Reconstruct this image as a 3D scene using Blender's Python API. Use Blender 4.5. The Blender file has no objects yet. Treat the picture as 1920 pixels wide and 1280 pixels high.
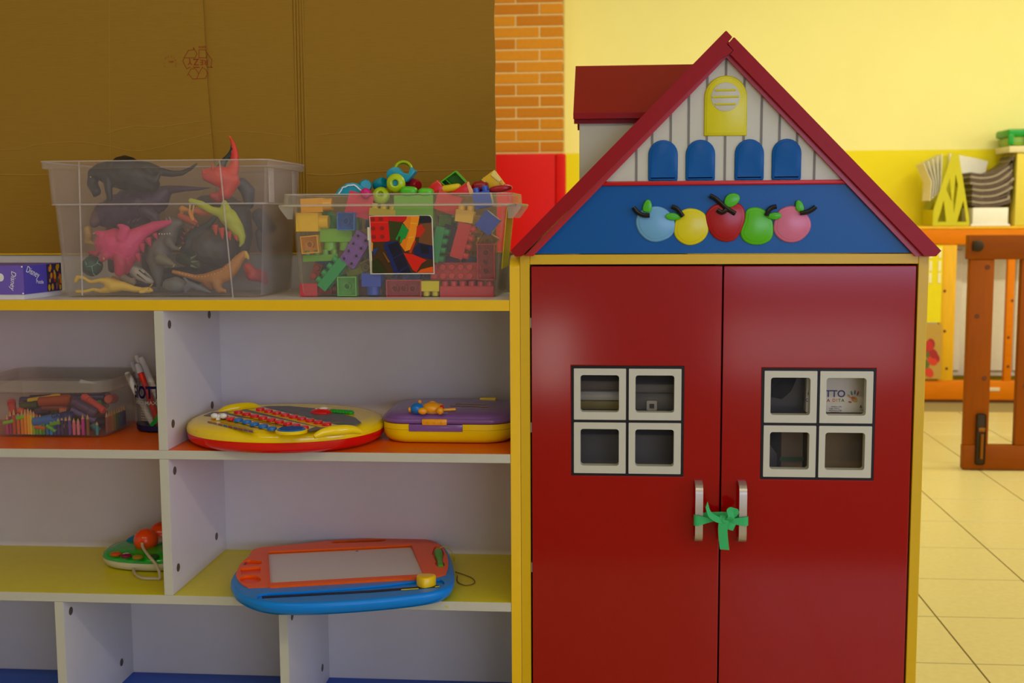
import bpy, bmesh, math, random
from mathutils import Vector as V, Matrix as M
from mathutils.geometry import delaunay_2d_cdt
random.seed(7)
sc = bpy.context.scene
C = sc.collection
PI = math.pi
# ---------------------------------------------------------------- camera, world, lights, exposure
F = 2209.16; YAW, PIT, ROL = [math.radians(a) for a in (-4.8187, 6.0795, -0.3224)]
CAM = V((0, -2.1, 1.03))
_f = V((math.sin(YAW)*math.cos(PIT), math.cos(YAW)*math.cos(PIT), -math.sin(PIT)))
_r = V((math.cos(YAW), -math.sin(YAW), 0)); _u = _r.cross(_f)
R2 = _r*math.cos(ROL)+_u*math.sin(ROL); U2 = -_r*math.sin(ROL)+_u*math.cos(ROL)
def ray(x, y): return _f*F+R2*(x-960)-U2*(y-640)
def at(x, y, Y=0.):                     # pixel of the 1920x1280 photo -> point on the plane Y
    d = ray(x, y); return CAM+d*((Y-CAM.y)/d.y)
def atz(x, y, z):                       # ... on the level z
    d = ray(x, y); return CAM+d*((z-CAM.z)/d.z)
def atx(x, y, X):                       # ... on the plane X
    d = ray(x, y); return CAM+d*((X-CAM.x)/d.x)
cd = bpy.data.cameras.new('camera'); cam = bpy.data.objects.new('camera', cd); C.objects.link(cam)
cd.sensor_width = 36; cd.lens = F/1920*36; cd.clip_start = .05
cam.matrix_world = M.Translation(CAM) @ M(((R2.x, U2.x, -_f.x), (R2.y, U2.y, -_f.y), (R2.z, U2.z, -_f.z))).to_4x4()
cd.dof.use_dof = True; cd.dof.focus_distance = 2.13; cd.dof.aperture_fstop = 6.3
sc.camera = cam
w = bpy.data.worlds.new('world'); sc.world = w; w.use_nodes = True
w.node_tree.nodes['Background'].inputs[0].default_value = (.9, .92, 1, 1)
w.node_tree.nodes['Background'].inputs[1].default_value = .06
sc.view_settings.view_transform = 'Standard'; sc.view_settings.look = 'None'
sc.view_settings.gamma = 1; sc.view_settings.use_curve_mapping = False
sc.view_settings.exposure = 0.0
def area(name, loc, rot, sx, sy, power, col):
    l = bpy.data.lights.new(name, 'AREA'); l.shape = 'RECTANGLE'; l.size = sx; l.size_y = sy; l.energy = power; l.color = col
    o = bpy.data.objects.new(name, l); C.objects.link(o); o.location = loc; o.rotation_euler = rot; return o
WARM = (1, .97, .84); COOL = (.52, .60, 1)
for i, x in enumerate((-1.5, .3, 2.1)):
    area('ceiling_lamp', (x, -2.95, 3.02), (0, 0, 0), 1.25, .16, 16, (1, .90, .62))
for i, (x, y) in enumerate(((-.2, 2.7), (1.5, 2.7), (3.0, 2.7), (2.6, 1.2))):
    area('ceiling_lamp', (x, y, 3.02), (0, 0, 0), 1.25, .16, 26, WARM)
area('window_or_added_light', (4.1, -2.9, 1.55), (PI/2, 0, PI/2), 2.4, 1.5, 70, COOL)
area('window_or_added_light', (1.9, -4.85, 1.25), (PI/2, 0, 0), 2.4, 1.1, 46, COOL)
area('window_or_added_light', (1.22, -4.93, .25), (PI/2, 0, 0), 1.1, .34, 2.4, (1, .92, .95))  # low panel added behind the camera for the right door's soft reflection
area('window_or_added_light', (-.36, -4.93, .2), (PI/2, 0, 0), .24, .40, 1.5, (1, .92, .85))  # narrow added panel, makes the pale reflection in the left door
area('window_or_added_light', (3.95, 2.4, 1.7), (PI/2, 0, PI/2), 2.4, 1.6, 24, (1, .95, .8))

# ---------------------------------------------------------------- helpers
def lin(c):
    return tuple(((v/255)/12.92 if v/255 <= .04045 else ((v/255+.055)/1.055)**2.4) for v in c)
MATS = {}
def mat(name, c, rough=.5, var=.06, scale=40, bump=0., metal=0., spec=.3, coat=0., emit=0., stretch=None):
    if name in MATS: return MATS[name]
    m = bpy.data.materials.new(name); m.use_nodes = True; MATS[name] = m
    nt = m.node_tree; b = nt.nodes['Principled BSDF']; col = lin(c)
    tc = nt.nodes.new('ShaderNodeTexCoord'); n = nt.nodes.new('ShaderNodeTexNoise')
    n.inputs['Scale'].default_value = scale; n.inputs['Detail'].default_value = 4
    if stretch:
        mp = nt.nodes.new('ShaderNodeMapping'); mp.inputs['Scale'].default_value = stretch
        nt.links.new(tc.outputs['Object'], mp.inputs[0]); nt.links.new(mp.outputs[0], n.inputs[0])
    else: nt.links.new(tc.outputs['Object'], n.inputs[0])
    mx = nt.nodes.new('ShaderNodeMix'); mx.data_type = 'RGBA'
    mx.inputs[6].default_value = (*[v*(1-var) for v in col], 1); mx.inputs[7].default_value = (*[min(1, v*(1+var)) for v in col], 1)
    nt.links.new(n.outputs[0], mx.inputs[0]); nt.links.new(mx.outputs[2], b.inputs['Base Color'])
    b.inputs['Roughness'].default_value = rough; b.inputs['Metallic'].default_value = metal
    b.inputs['Specular IOR Level'].default_value = spec; b.inputs['Coat Weight'].default_value = coat
    b.inputs['Coat Roughness'].default_value = .08
    if bump:
        bp = nt.nodes.new('ShaderNodeBump'); bp.inputs['Strength'].default_value = bump; bp.inputs['Distance'].default_value = .002
        nt.links.new(n.outputs[0], bp.inputs['Height']); nt.links.new(bp.outputs[0], b.inputs['Normal'])
    return m
def clear(name, c, op, rough=.25, spec=.5):      # translucent moulded plastic, opacity op per surface
    m = bpy.data.materials.new(name); m.use_nodes = True; nt = m.node_tree; N = nt.nodes; N.clear()
    out = N.new('ShaderNodeOutputMaterial'); mix = N.new('ShaderNodeMixShader'); tr = N.new('ShaderNodeBsdfTransparent')
    pr = N.new('ShaderNodeBsdfPrincipled'); tl = N.new('ShaderNodeBsdfTranslucent'); m2 = N.new('ShaderNodeMixShader')
    fr = N.new('ShaderNodeFresnel'); fr.inputs[0].default_value = 1.4
    nz = N.new('ShaderNodeTexNoise'); nz.inputs['Scale'].default_value = 14
    ma = N.new('ShaderNodeMath'); ma.operation = 'MULTIPLY_ADD'; ma.inputs[1].default_value = op*.3; ma.inputs[2].default_value = op*.85
    ad = N.new('ShaderNodeMath'); ad.operation = 'MULTIPLY_ADD'; ad.inputs[1].default_value = .22
    col = (*lin(c), 1)
    pr.inputs['Base Color'].default_value = col; pr.inputs['Roughness'].default_value = rough; pr.inputs['Specular IOR Level'].default_value = spec
    tl.inputs[0].default_value = col; tr.inputs[0].default_value = (.98, .97, .94, 1)
    m2.inputs[0].default_value = .35
    L = nt.links.new
    L(nz.outputs[0], ma.inputs[0]); L(fr.outputs[0], ad.inputs[0]); L(ma.outputs[0], ad.inputs[2]); L(ad.outputs[0], mix.inputs[0])
    L(pr.outputs[0], m2.inputs[1]); L(tl.outputs[0], m2.inputs[2]); L(tr.outputs[0], mix.inputs[1]); L(m2.outputs[0], mix.inputs[2]); L(mix.outputs[0], out.inputs[0])
    return m
def attrmat(name, rough=.5, bump=0., scale=120, spec=.5):          # colour comes from the mesh's colour attribute (prints, moulded animals)
    if name in MATS: return MATS[name]
    m = bpy.data.materials.new(name); m.use_nodes = True; MATS[name] = m; nt = m.node_tree; b = nt.nodes['Principled BSDF']
    a = nt.nodes.new('ShaderNodeAttribute'); a.attribute_name = 'Col'
    n = nt.nodes.new('ShaderNodeTexNoise'); n.inputs['Scale'].default_value = scale
    mx = nt.nodes.new('ShaderNodeMix'); mx.data_type = 'RGBA'; mx.blend_type = 'MULTIPLY'; mx.inputs[0].default_value = .15
    nt.links.new(a.outputs[0], mx.inputs[6]); nt.links.new(n.outputs[0], mx.inputs[7]); nt.links.new(mx.outputs[2], b.inputs['Base Color'])
    b.inputs['Roughness'].default_value = rough; b.inputs['Specular IOR Level'].default_value = spec
    if bump:
        bp = nt.nodes.new('ShaderNodeBump'); bp.inputs['Strength'].default_value = bump; bp.inputs['Distance'].default_value = .001
        nt.links.new(n.outputs[0], bp.inputs['Height']); nt.links.new(bp.outputs[0], b.inputs['Normal'])
    return m
def P(name, c, rough=.28, **k): return mat(name, c, rough, **{'spec': .45, **k})    # glossy plastic

def bm_new(): return bmesh.new()
def bx(bm, x0, x1, y0, y1, z0, z1, bev=0., seg=2):
    r = bmesh.ops.create_cube(bm, size=1); vs = r['verts']
    for v in vs:
        v.co = V((x0+(v.co.x+.5)*(x1-x0), y0+(v.co.y+.5)*(y1-y0), z0+(v.co.z+.5)*(z1-z0)))
    if bev:
        es = list({e for v in vs for e in v.link_edges})
        bmesh.ops.bevel(bm, geom=es, offset=bev, segments=seg, affect='EDGES', profile=.5)
    return bm
def loft(bm, loops, cap0=True, cap1=True, closed=False):
    rows = [[bm.verts.new(p) for p in l] for l in loops]; n = len(rows[0])
    prs = list(zip(rows, rows[1:])) + ([(rows[-1], rows[0])] if closed else [])
    for a, b in prs:
        for i in range(n):
            j = (i+1) % n
            bm.faces.new((a[i], a[j], b[j], b[i]))
    if cap0 and not closed: bm.faces.new(rows[0][::-1])
    if cap1 and not closed: bm.faces.new(rows[-1])
    return bm
def prism(bm, pts, axis, a, b, bev=0.):      # 2-D outline pushed along an axis; axis 'y': pts are (x,z); 'z': (x,y); 'x': (y,z)
    f = {'y': lambda p, t: (p[0], t, p[1]), 'z': lambda p, t: (p[0], p[1], t), 'x': lambda p, t: (t, p[0], p[1])}[axis]
    if bev:
        c = V((sum(p[0] for p in pts)/len(pts), sum(p[1] for p in pts)/len(pts)))
        ins = inset(pts, bev); s = 1 if b > a else -1
        loft(bm, [[f(p, a) for p in pts], [f(p, b-s*bev) for p in pts], [f(p, b-s*bev*.3) for p in inset(pts, bev*.3)], [f(p, b) for p in ins]])
    else: loft(bm, [[f(p, a) for p in pts], [f(p, b) for p in pts]])
    return bm
def inset(pts, d):
    n = len(pts); A = sum(pts[i][0]*pts[(i+1) % n][1]-pts[(i+1) % n][0]*pts[i][1] for i in range(n)); s = 1 if A > 0 else -1
    out = []
    for i in range(n):
        p0, p, p1 = V(pts[i-1][:2]), V(pts[i][:2]), V(pts[(i+1) % n][:2])
        e0, e1 = (p-p0), (p1-p)
        n0 = V((-e0.y, e0.x)).normalized()*s if e0.length > 1e-9 else V((0, 0)); n1 = V((-e1.y, e1.x)).normalized()*s if e1.length > 1e-9 else V((0, 0))
        m = (n0+n1); k = m.length
        if k < 1e-6: out.append(tuple(p)); continue
        m /= k; c = max(.45, m.dot(n0) or 1)
        q = p+m*(d/c); out.append((q.x, q.y))
    return out
def rrect(cx, cy, hx, hy, r, n=5):
    out = []
    for (sx, sy, a0) in ((1, 1, 0), (-1, 1, 90), (-1, -1, 180), (1, -1, 270)):
        for k in range(n+1):
            a = math.radians(a0+90*k/n); out.append((cx+sx*(hx-r)+r*math.cos(a), cy+sy*(hy-r)+r*math.sin(a)))
    return out
def ell(cx, cy, a, b, n=32, rot=0., p=2.):
    out = []
    for k in range(n):
        t = 2*PI*k/n; c, s = math.cos(t), math.sin(t)
        x = a*math.copysign(abs(c)**(2/p), c); y = b*math.copysign(abs(s)**(2/p), s)
        out.append((cx+x*math.cos(rot)-y*math.sin(rot), cy+x*math.sin(rot)+y*math.cos(rot)))
    return out
def smoothpoly(pts, n=3):                    # Chaikin corner cutting
    for _ in range(n):
        q = []
        for i in range(len(pts)):
            a, b = V(pts[i][:2]), V(pts[(i+1) % len(pts)][:2]); q += [tuple(a*.75+b*.25), tuple(a*.25+b*.75)]
        pts = q
    return pts
def inside(p, poly):
    r = False; n = len(poly)
    for i in range(n):
        (x0, y0), (x1, y1) = poly[i][:2], poly[i-1][:2]
        if (y0 > p[1]) != (y1 > p[1]) and p[0] < (x1-x0)*(p[1]-y0)/(y1-y0)+x0: r = not r
    return r
def plate(bm, outer, holes, z0, z1, axis='z'):   # plate with holes
    f = {'y': lambda p, t: V((p[0], t, p[1])), 'z': lambda p, t: V((p[0], p[1], t))}[axis]
    vs = []; es = []
    for l in [outer]+holes:
        k = len(vs); vs += [V(p[:2]) for p in l]; es += [(k+i, k+(i+1) % len(l)) for i in range(len(l))]
    v2, _, fs, *_r = delaunay_2d_cdt(vs, es, [], 0, 1e-6)
    keep = []
    for t in fs:
        m = sum((v2[i] for i in t), V((0, 0)))/len(t)
        if inside(m, outer) and not any(inside(m, h) for h in holes): keep.append(t)
    bv = {}
    def g(i):
        if i not in bv: bv[i] = bm.verts.new(f(v2[i], z0))
        return bv[i]
    fl = [bm.faces.new([g(i) for i in t]) for t in keep]
    e = bmesh.ops.extrude_face_region(bm, geom=fl, use_keep_orig=True)
    for v in [q for q in e['geom'] if isinstance(q, bmesh.types.BMVert)]:
        v.co += f((0, 0), z1)-f((0, 0), z0)
    return bm
def tube(bm, pts, rad, n=10, cap=True):
    pts = [V(p) for p in pts]; k = len(pts)
    if not hasattr(rad, '__len__'): rad = [rad]*k
    up = V((0, 0, 1)); loops = []; t0 = (pts[1]-pts[0]).normalized()
    if abs(t0.dot(up)) > .9: up = V((1, 0, 0))
    nrm = t0.cross(up).normalized()
    for i, p in enumerate(pts):
        t = (pts[min(i+1, k-1)]-pts[max(i-1, 0)]).normalized()
        nrm = (nrm-t*nrm.dot(t)).normalized(); b = t.cross(nrm)
        loops.append([p+(nrm*math.cos(2*PI*j/n)+b*math.sin(2*PI*j/n))*rad[i] for j in range(n)])
    return loft(bm, loops, cap, cap)
def spline(pts, n=6):                        # Catmull-Rom through points
    pts = [V(p) for p in pts]; out = []
    for i in range(len(pts)-1):
        p0, p1, p2, p3 = pts[max(i-1, 0)], pts[i], pts[i+1], pts[min(i+2, len(pts)-1)]
        for k in range(n):
            t = k/n
            out.append(.5*((2*p1)+(p2-p0)*t+(2*p0-5*p1+4*p2-p3)*t*t+(-p0+3*p1-3*p2+p3)*t*t*t))
    out.append(pts[-1]); return out
def ribbon(bm, pts, wid, th=.0012):          # strip along pts; wid: width vector(s)
    pts = [V(p) for p in pts]; k = len(pts)
    if isinstance(wid, V): wid = [wid]*k
    loops = []
    for i, p in enumerate(pts):
        t = (pts[min(i+1, k-1)]-pts[max(i-1, 0)]).normalized(); nn = t.cross(wid[i]).normalized()*th/2; h = wid[i]/2
        loops.append([p-h-nn, p+h-nn, p+h+nn, p-h+nn])
    return loft(bm, loops)
def lathe(bm, prof, o, ax, n=24, closed=False):            # prof: (radius, height) along axis ax from o
    ax = V(ax).normalized(); a = ax.orthogonal().normalized(); b = ax.cross(a); o = V(o)
    loops = [[o+ax*h+(a*math.cos(2*PI*j/n)+b*math.sin(2*PI*j/n))*max(r, 1e-4) for j in range(n)] for r, h in prof]
    return loft(bm, loops, closed=closed)
def ball(bm, c, r, sc_=(1, 1, 1), sub=3):
    g = bmesh.ops.create_icosphere(bm, subdivisions=sub, radius=1)
    for v in g['verts']: v.co = V((c[0]+v.co.x*r*sc_[0], c[1]+v.co.y*r*sc_[1], c[2]+v.co.z*r*sc_[2]))
    return bm
def mesh_of(name, bm, m, smooth=True, ang=.6):
    bmesh.ops.recalc_face_normals(bm, faces=bm.faces)
    if smooth:
        for f in bm.faces: f.smooth = True
        for e in bm.edges:
            if len(e.link_faces) == 2 and e.calc_face_angle(0) > ang: e.smooth = False
    me = bpy.data.meshes.new(name); bm.to_mesh(me); bm.free()
    if m: me.materials.append(m)
    return me
def wloc(o):
    p = V((0, 0, 0))
    while o: p += o.location; o = o.parent
    return p
def obj(name, bm, m, parent=None, smooth=True, local=False, ang=.6, label=None):   # one mesh object; world coordinates unless local
    if parent and not local:
        bmesh.ops.translate(bm, verts=bm.verts, vec=-wloc(parent))
    o = bpy.data.objects.new(name, mesh_of(name, bm, m, smooth, ang)); C.objects.link(o)
    if parent: o.parent = parent
    if label: o['label'] = label
    return o
def tag(o, label, cat, group=None):
    o['label'] = label; o['category'] = cat
    if group: o['group'] = group
    return o
def thing(name, label, cat, loc=(0, 0, 0), group=None):
    o = bpy.data.objects.new(name, None); C.objects.link(o); o.location = loc; o.empty_display_size = .05
    return tag(o, label, cat, group)
def struct(name, bm, m, parent=None, **k):
    o = obj(name, bm, m, parent, **k)
    if not parent: o['kind'] = 'structure'
    return o
def setcol(me, cols):                         # one colour per face -> corner colours
    ca = me.color_attributes.new('Col', 'FLOAT_COLOR', 'CORNER')
    for p in me.polygons:
        for li in p.loop_indices: ca.data[li].color = (*cols[p.index], 1)
def printmesh(name, polys, parent, rough=.5):  # flat print: list of (3-D points, srgb)
    me = bpy.data.meshes.new(name); vs = []; fs = []; cols = []; off = wloc(parent) if parent else V((0, 0, 0))
    for pts, c in polys:
        fs.append(list(range(len(vs), len(vs)+len(pts)))); vs += [tuple(V(p)-off) for p in pts]; cols.append(lin(c))
    me.from_pydata(vs, [], fs); me.update(); setcol(me, cols); me.materials.append(attrmat('printed_ink_%d' % int(rough*100), rough))
    o = bpy.data.objects.new(name, me); C.objects.link(o); o.parent = parent; return o
def lettering(body, size, o, xd, yd, m, parent, name='lettering', align='LEFT', sx=1., bold=0., shear=0.):
    cu = bpy.data.curves.new('text', 'FONT'); cu.body = body; cu.size = size; cu.align_x = align; cu.extrude = .0001; cu.offset = bold*size; cu.shear = shear
    t = bpy.data.objects.new('text', cu); C.objects.link(t)
    bpy.context.view_layer.update(); dg = bpy.context.evaluated_depsgraph_get()
    me = bpy.data.meshes.new_from_object(t.evaluated_get(dg)); bpy.data.objects.remove(t); bpy.data.curves.remove(cu)
    xd, yd = V(xd).normalized(), V(yd).normalized(); zd = xd.cross(yd); off = (wloc(parent) if parent else V((0, 0, 0)))
    for v in me.vertices: v.co = V(o)+xd*v.co.x*sx+yd*v.co.y+zd*v.co.z-off
    me.materials.clear(); me.materials.append(m); me.name = name
    ob = bpy.data.objects.new(name, me); C.objects.link(ob); ob.parent = parent; return ob
def tub(bm, loops, t, floor_t=.003):           # open moulded bin: loops (z, cx, cy, hx, hy, r) from the bottom up
    outer = [[(x, y, z) for x, y in rrect(cx, cy, hx, hy, r)] for z, cx, cy, hx, hy, r in loops]
    inner = [[(x, y, z) for x, y in rrect(cx, cy, hx-t, hy-t, max(.002, r-t))] for z, cx, cy, hx, hy, r in loops]
    inner[0] = [(x, y, z+floor_t) for x, y, z in inner[0]]
    return loft(bm, outer+inner[::-1])

# ---------------------------------------------------------------- the room
T = .3235; TX0, TY0 = 1.16-9*T, .595-6*T
grout = mat('floor_grout', (150, 132, 78), .8)
RX0, RX1, RY0, RY1, RZ = -3.4, 4.2, -5.0, 4.75, 3.1
def tilemat():
    m = mat('floor_tile', (206, 190, 118), .32, var=.10, scale=55, bump=.02); return m
struct('floor', bx(bm_new(), RX0, RX1, RY0, RY1, -.12, -.003), grout)
floor = bpy.data.objects['floor']
tile_me = mesh_of('tile', bx(bm_new(), .002, T-.002, .002, T-.002, -.003, 0, .0008, 1), tilemat(), False)
k = 0
for i in range(17):
    for j in range(17):
        if TY0+(j+1)*T > RY1: continue
        o = bpy.data.objects.new('tile', tile_me); C.objects.link(o); o.parent = floor; o.location = (TX0+i*T, TY0+j*T, 0)
def twotone():
    m = mat('wall_paint', (244, 234, 140), .6, var=.03, scale=6); nt = m.node_tree
    b = nt.nodes['Principled BSDF']; old = b.inputs['Base Color'].links[0].from_socket
    tc = nt.nodes.new('ShaderNodeTexCoord'); sp = nt.nodes.new('ShaderNodeSeparateXYZ'); mt = nt.nodes.new('ShaderNodeMath'); mt.operation = 'GREATER_THAN'
    mt.inputs[1].default_value = 1.385; mx = nt.nodes.new('ShaderNodeMix'); mx.data_type = 'RGBA'; mx.inputs[6].default_value = (*lin((234, 216, 0)), 1)
    nt.links.new(tc.outputs['Object'], sp.inputs[0]); nt.links.new(sp.outputs[2], mt.inputs[0]); nt.links.new(mt.outputs[0], mx.inputs[0])
    nt.links.new(old, mx.inputs[7]); nt.links.new(mx.outputs[2], b.inputs['Base Color']); return m
WP = twotone()
struct('wall_back', bx(bm_new(), RX0, RX1, RY1, RY1+.12, 0, RZ), WP)
struct('wall_left', bx(bm_new(), RX0-.12, RX0, RY0, RY1, 0, RZ), mat('wall_plain', (214, 212, 208), .8))
struct('wall_right', bx(bm_new(), RX1, RX1+.12, RY0, RY1, 0, RZ), mat('wall_plain', (214, 212, 208), .8))
struct('wall_front', bx(bm_new(), RX0, RX1, RY0-.12, RY0, 0, RZ), mat('wall_plain', (214, 212, 208), .8))
struct('ceiling', bx(bm_new(), RX0, RX1, RY0, RY1, RZ, RZ+.1), mat('ceiling_paint', (235, 228, 205), .8))

# brick column with its pad
CX0, CX1, CY0 = -.782, -.262, 4.45
col_ = struct('brick_column', bx(bm_new(), CX0+.004, CX1-.004, CY0+.004, RY1, 0, RZ), mat('mortar', (226, 196, 128), .9, var=.12, scale=90, bump=.4))
col_.name = 'trim_1'
brick_mats = [mat('brick_clay_%d' % i, c, .75, var=.13, scale=35, bump=.25, stretch=(1, 1, 3)) for i, c in enumerate(((204, 130, 14), (196, 120, 10), (212, 138, 20)))]
CH = .0617; ztop = at(1000, 27.7, CY0).z
def brick_me(n, L, m): return mesh_of(n, bx(bm_new(), .004, L-.004, 0, .12, .0045, CH-.0045, .002, 1), m, False)
full = [brick_me('brick', .26, m) for m in brick_mats]; half = [brick_me('brick', .13, m) for m in brick_mats]
for c in range(-22, 27):
    z = ztop-CH*(c+1)
    if z < 0 or z+CH > RZ: continue
    spans = [(CX0, .26), (CX0+.26, .26)] if c % 2 == 0 else [(CX0, .13), (CX0+.13, .26), (CX0+.39, .13)]
    for x, L in spans:
        o = bpy.data.objects.new('brick', random.choice(full if L > .2 else half)); C.objects.link(o); o.parent = col_
        o.location = (x, CY0+random.uniform(-.001, .001), z)
pad = thing('column_pad', 'red padded cover wrapped around the lower brick column behind the cabinet', 'pad', ((CX0+CX1)/2, CY0, 0))
PADC = P('red_vinyl', (208, 10, 0), .4, spec=.2, bump=.05, scale=12)
obj('front_panel', bx(bm_new(), CX0-.02, CX1-.045, CY0-.032, CY0-.004, .01, 1.368, .006), PADC, pad)
obj('corner_roll', bx(bm_new(), CX1-.045, CX1+.014, CY0-.036, CY0-.004, .01, 1.368, .012, 3), PADC, pad)

# ---------------------------------------------------------------- far fence in front of the radiator, and what stands on it
FY = 4.5
WO = mat('orange_wood', (220, 122, 0), .5, spec=.12, var=.12, scale=9, stretch=(1, 6, 6)); WY = mat('pine_wood', (232, 176, 20), .45, var=.14, scale=9, stretch=(6, 6, 1))
KN = mat('wood_knot', (110, 58, 14), .6)
rad = thing('radiator', 'white panel radiator behind the orange railing', 'radiator', (1.9, 4.68, .12))
RW = mat('radiator_white', (226, 216, 186), .45)
obj('body', bx(bm_new(), 1.2, 3.1, 4.66, 4.735, .12, .86, .01), RW, rad)
for i in range(15):
    obj('rib', bx(bm_new(), 1.24+i*.125, 1.24+i*.125+.085, 4.648, 4.662, .15, .83, .006, 1), RW, rad)
fence = thing('radiator_railing', 'orange wooden railing with pine posts standing before the radiator', 'railing', (1.9, FY, 0))
obj('top_rail', bx(bm_new(), 1.05, 3.2, FY-.022, FY+.022, .862, .945, .004), WO, fence)
obj('bottom_rail', bx(bm_new(), 1.05, 3.2, FY-.022, FY+.022, .013, .118, .004), WO, fence)
obj('top_board', bx(bm_new(), 1.05, 3.2, FY-.024, FY+.215, .946, .962, .003), WY, fence)
obj('foot', bx(bm_new(), 1.05, 3.2, FY-.015, FY+.015, 0, .014), KN, fence)
for x0, m in ((1.1, WO), (1.41, WY), (1.787, WY), (2.14, WO), (2.5, WY), (2.86, WO)):
    p_ = obj('post', bx(bm_new(), x0, x0+.083 if m is WY else x0+.04, FY-.018, FY+.018, .118, .862, .004), m, fence)
    for zz in (.60, .36, .2):
        b = bm_new(); lathe(b, [(.008, 0), (.008, .0012), (.001, .0012)], (x0+random.uniform(.015, .06 if m is WY else .03), FY-.018, zz+random.uniform(-.05, .05)), (0, -1, 0), 10); obj('knot', b, KN, p_)
obj('plate', bx(bm_new(), 2.035, 2.12, FY-.026, FY-.022, .062, .083, .002), mat('plate_white', (225, 205, 150), .5), fence)
# cut-out house hanging in the fence
hs = thing('paper_house', 'yellow card house with white window panes hung on the railing', 'decoration', (1.74, FY-.03, .42))
obj('card', bx(bm_new(), 1.67, 1.79, FY-.034, FY-.03, .44, .86), mat('card_yellow', (232, 214, 6), .6), hs)
WC = mat('card_white', (240, 230, 180), .6)
for x in (1.727, 1.775):
    for z in (.79, .72, .655):
        obj('window', bx(bm_new(), x-.007, x+.007, FY-.037, FY-.034, z, z+.055), WC, hs)
pic = thing('poster', 'small red and green picture hung low on the railing by the cabinet', 'picture', (1.76, FY-.03, .13))
obj('sheet', bx(bm_new(), 1.68, 1.80, FY-.033, FY-.03, .13, .43), mat('poster_paper', (190, 150, 60), .6), pic)
rp = []
for i in range(14):
    x = random.uniform(1.7, 1.77); z = random.uniform(.16, .37); c = random.choice(((200, 40, 20), (170, 30, 20), (90, 110, 20), (220, 60, 20)))
    rp.append(([(p[0], FY-.0335-i*.0001, p[1]) for p in ell(x, z, .022, .03, 10, random.random())], c))
printmesh('drawing', rp, pic)

# magazine file, papers, magazines
YG = mat('file_yellow_green', (200, 190, 10), .5)
fl = thing('magazine_file', 'yellow green magazine file with cut-out triangle sides stuffed with papers', 'magazine file', (1.85, FY-.02, .962))
sd = [(1.735, .964), (1.927, .964), (1.927, 1.0), (1.86, 1.35), (1.825, 1.35), (1.737, 1.05)]
def side(y):
    hol = [[(1.76, .985), (1.806, .985), (1.79, 1.10)], [(1.862, .985), (1.912, .985), (1.893, 1.10)], [(1.818, 1.22), (1.832, 1.09), (1.80, 1.16)], [(1.845, 1.03), (1.862, 1.18), (1.848, 1.24), (1.84, 1.1)]]
    return plate(bm_new(), sd, hol, y, y+.006, 'y')
obj('side_panel', side(FY-.02), YG, fl, smooth=False); obj('side_panel', side(FY+.2), YG, fl, smooth=False)
obj('spine', bx(bm_new(), 1.735, 1.741, FY-.014, FY+.2, .964, 1.05), YG, fl); obj('base', bx(bm_new(), 1.741, 1.92, FY-.014, FY+.2, .964, .97), YG, fl)
PW = mat('paper_white', (240, 234, 205), .7); PG = mat('paper_grey', (150, 135, 105), .6, var=.3, scale=60); PD = mat('magazine_dark', (92, 74, 56), .5, var=.4, scale=50)
for i in range(5):
    b = bm_new(); x0 = 1.745+i*.012
    ribbon(b, [(x0-.02+.0*i, FY+.09, 1.10+.01*i), (x0-.015, FY+.09, 1.2), (x0-.06+.012*i, FY+.09, 1.30+.012*i)], V((0, .17, 0)), .003)
    tag(obj('paper_sheet', b, PW), 'loose white sheet fanning out of the yellow green magazine file, %s from the left' % ('first', 'second', 'third', 'fourth', 'fifth')[i], 'paper', 'papers in the magazine file')
b = bm_new(); prism(b, [(1.86, 1.245), (2.06, 1.245), (2.075, 1.315), (2.0, 1.335), (1.87, 1.36)], 'y', FY+.178, FY+.212); tag(obj('paper_stack', b, PW, smooth=False), 'white paper pile sticking up behind the bent magazines', 'paper')
bx_ = thing('paper_ream', 'white block of paper under the stack of bent magazines', 'paper', (2.02, FY, .963))
obj('sheets', bx(bm_new(), 1.945, 2.13, FY-.02, FY+.19, .972, 1.06, .002), PW, bx_); obj('wrapper', bx(bm_new(), 1.935, 2.14, FY-.024, FY+.195, .963, .972), mat('wrap_white', (246, 240, 220), .5), bx_)
for i in range(11):
    z = 1.066+i*.0165; b = bm_new(); lift = .004*i
    ps = spline([(1.94-.012*(i > 6), FY+.08, z+.012), (1.99, FY+.08, z+.004), (2.06, FY+.08, z+.006+lift*.3), (2.12+random.uniform(-.01, .012), FY+.08, z+.02+lift*1.1), (2.145+random.uniform(-.02, .01), FY+.08, z+.035+lift*1.7)], 4)
    ribbon(b, ps, V((0, .19, 0)), .0135)
    tag(obj('magazine', b, (PD, PG)[i % 2]), 'dog-eared %s magazine in the curling stack on the white paper block, %s from bottom' % (('dark', 'grey')[i % 2], ('lowest', 'second', 'third', 'fourth', 'fifth', 'sixth', 'seventh', 'eighth', 'ninth', 'tenth', 'topmost')[i]), 'magazine', 'magazines stacked on the paper block')
vb = thing('file_box', 'pale yellow card box under the green lidded tub on the railing board', 'box', (2.3, FY+.1, .962))
obj('body', bx(bm_new(), 2.165, 2.6, FY-.02, FY+.2, .963, 1.352, .003), mat('box_pale', (226, 206, 70), .5), vb); obj('rim', bx(bm_new(), 2.12, 2.62, FY-.03, FY+.21, 1.352, 1.387, .004), mat('rim_pale', (226, 212, 150), .5), vb)
gt = thing('lidded_tub', 'green plastic tub with clip handle at the right photo edge', 'tub', (2.3, FY+.1, 1.387))
GP = P('green_tub', (10, 150, 20), .3)
obj('body', bx(bm_new(), 2.13, 2.6, FY-.01, FY+.19, 1.388, 1.45, .012), P('green_tub_pale', (130, 170, 40), .3), gt); obj('lid', bx(bm_new(), 2.115, 2.615, FY-.02, FY+.2, 1.435, 1.478, .012), GP, gt)
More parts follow.
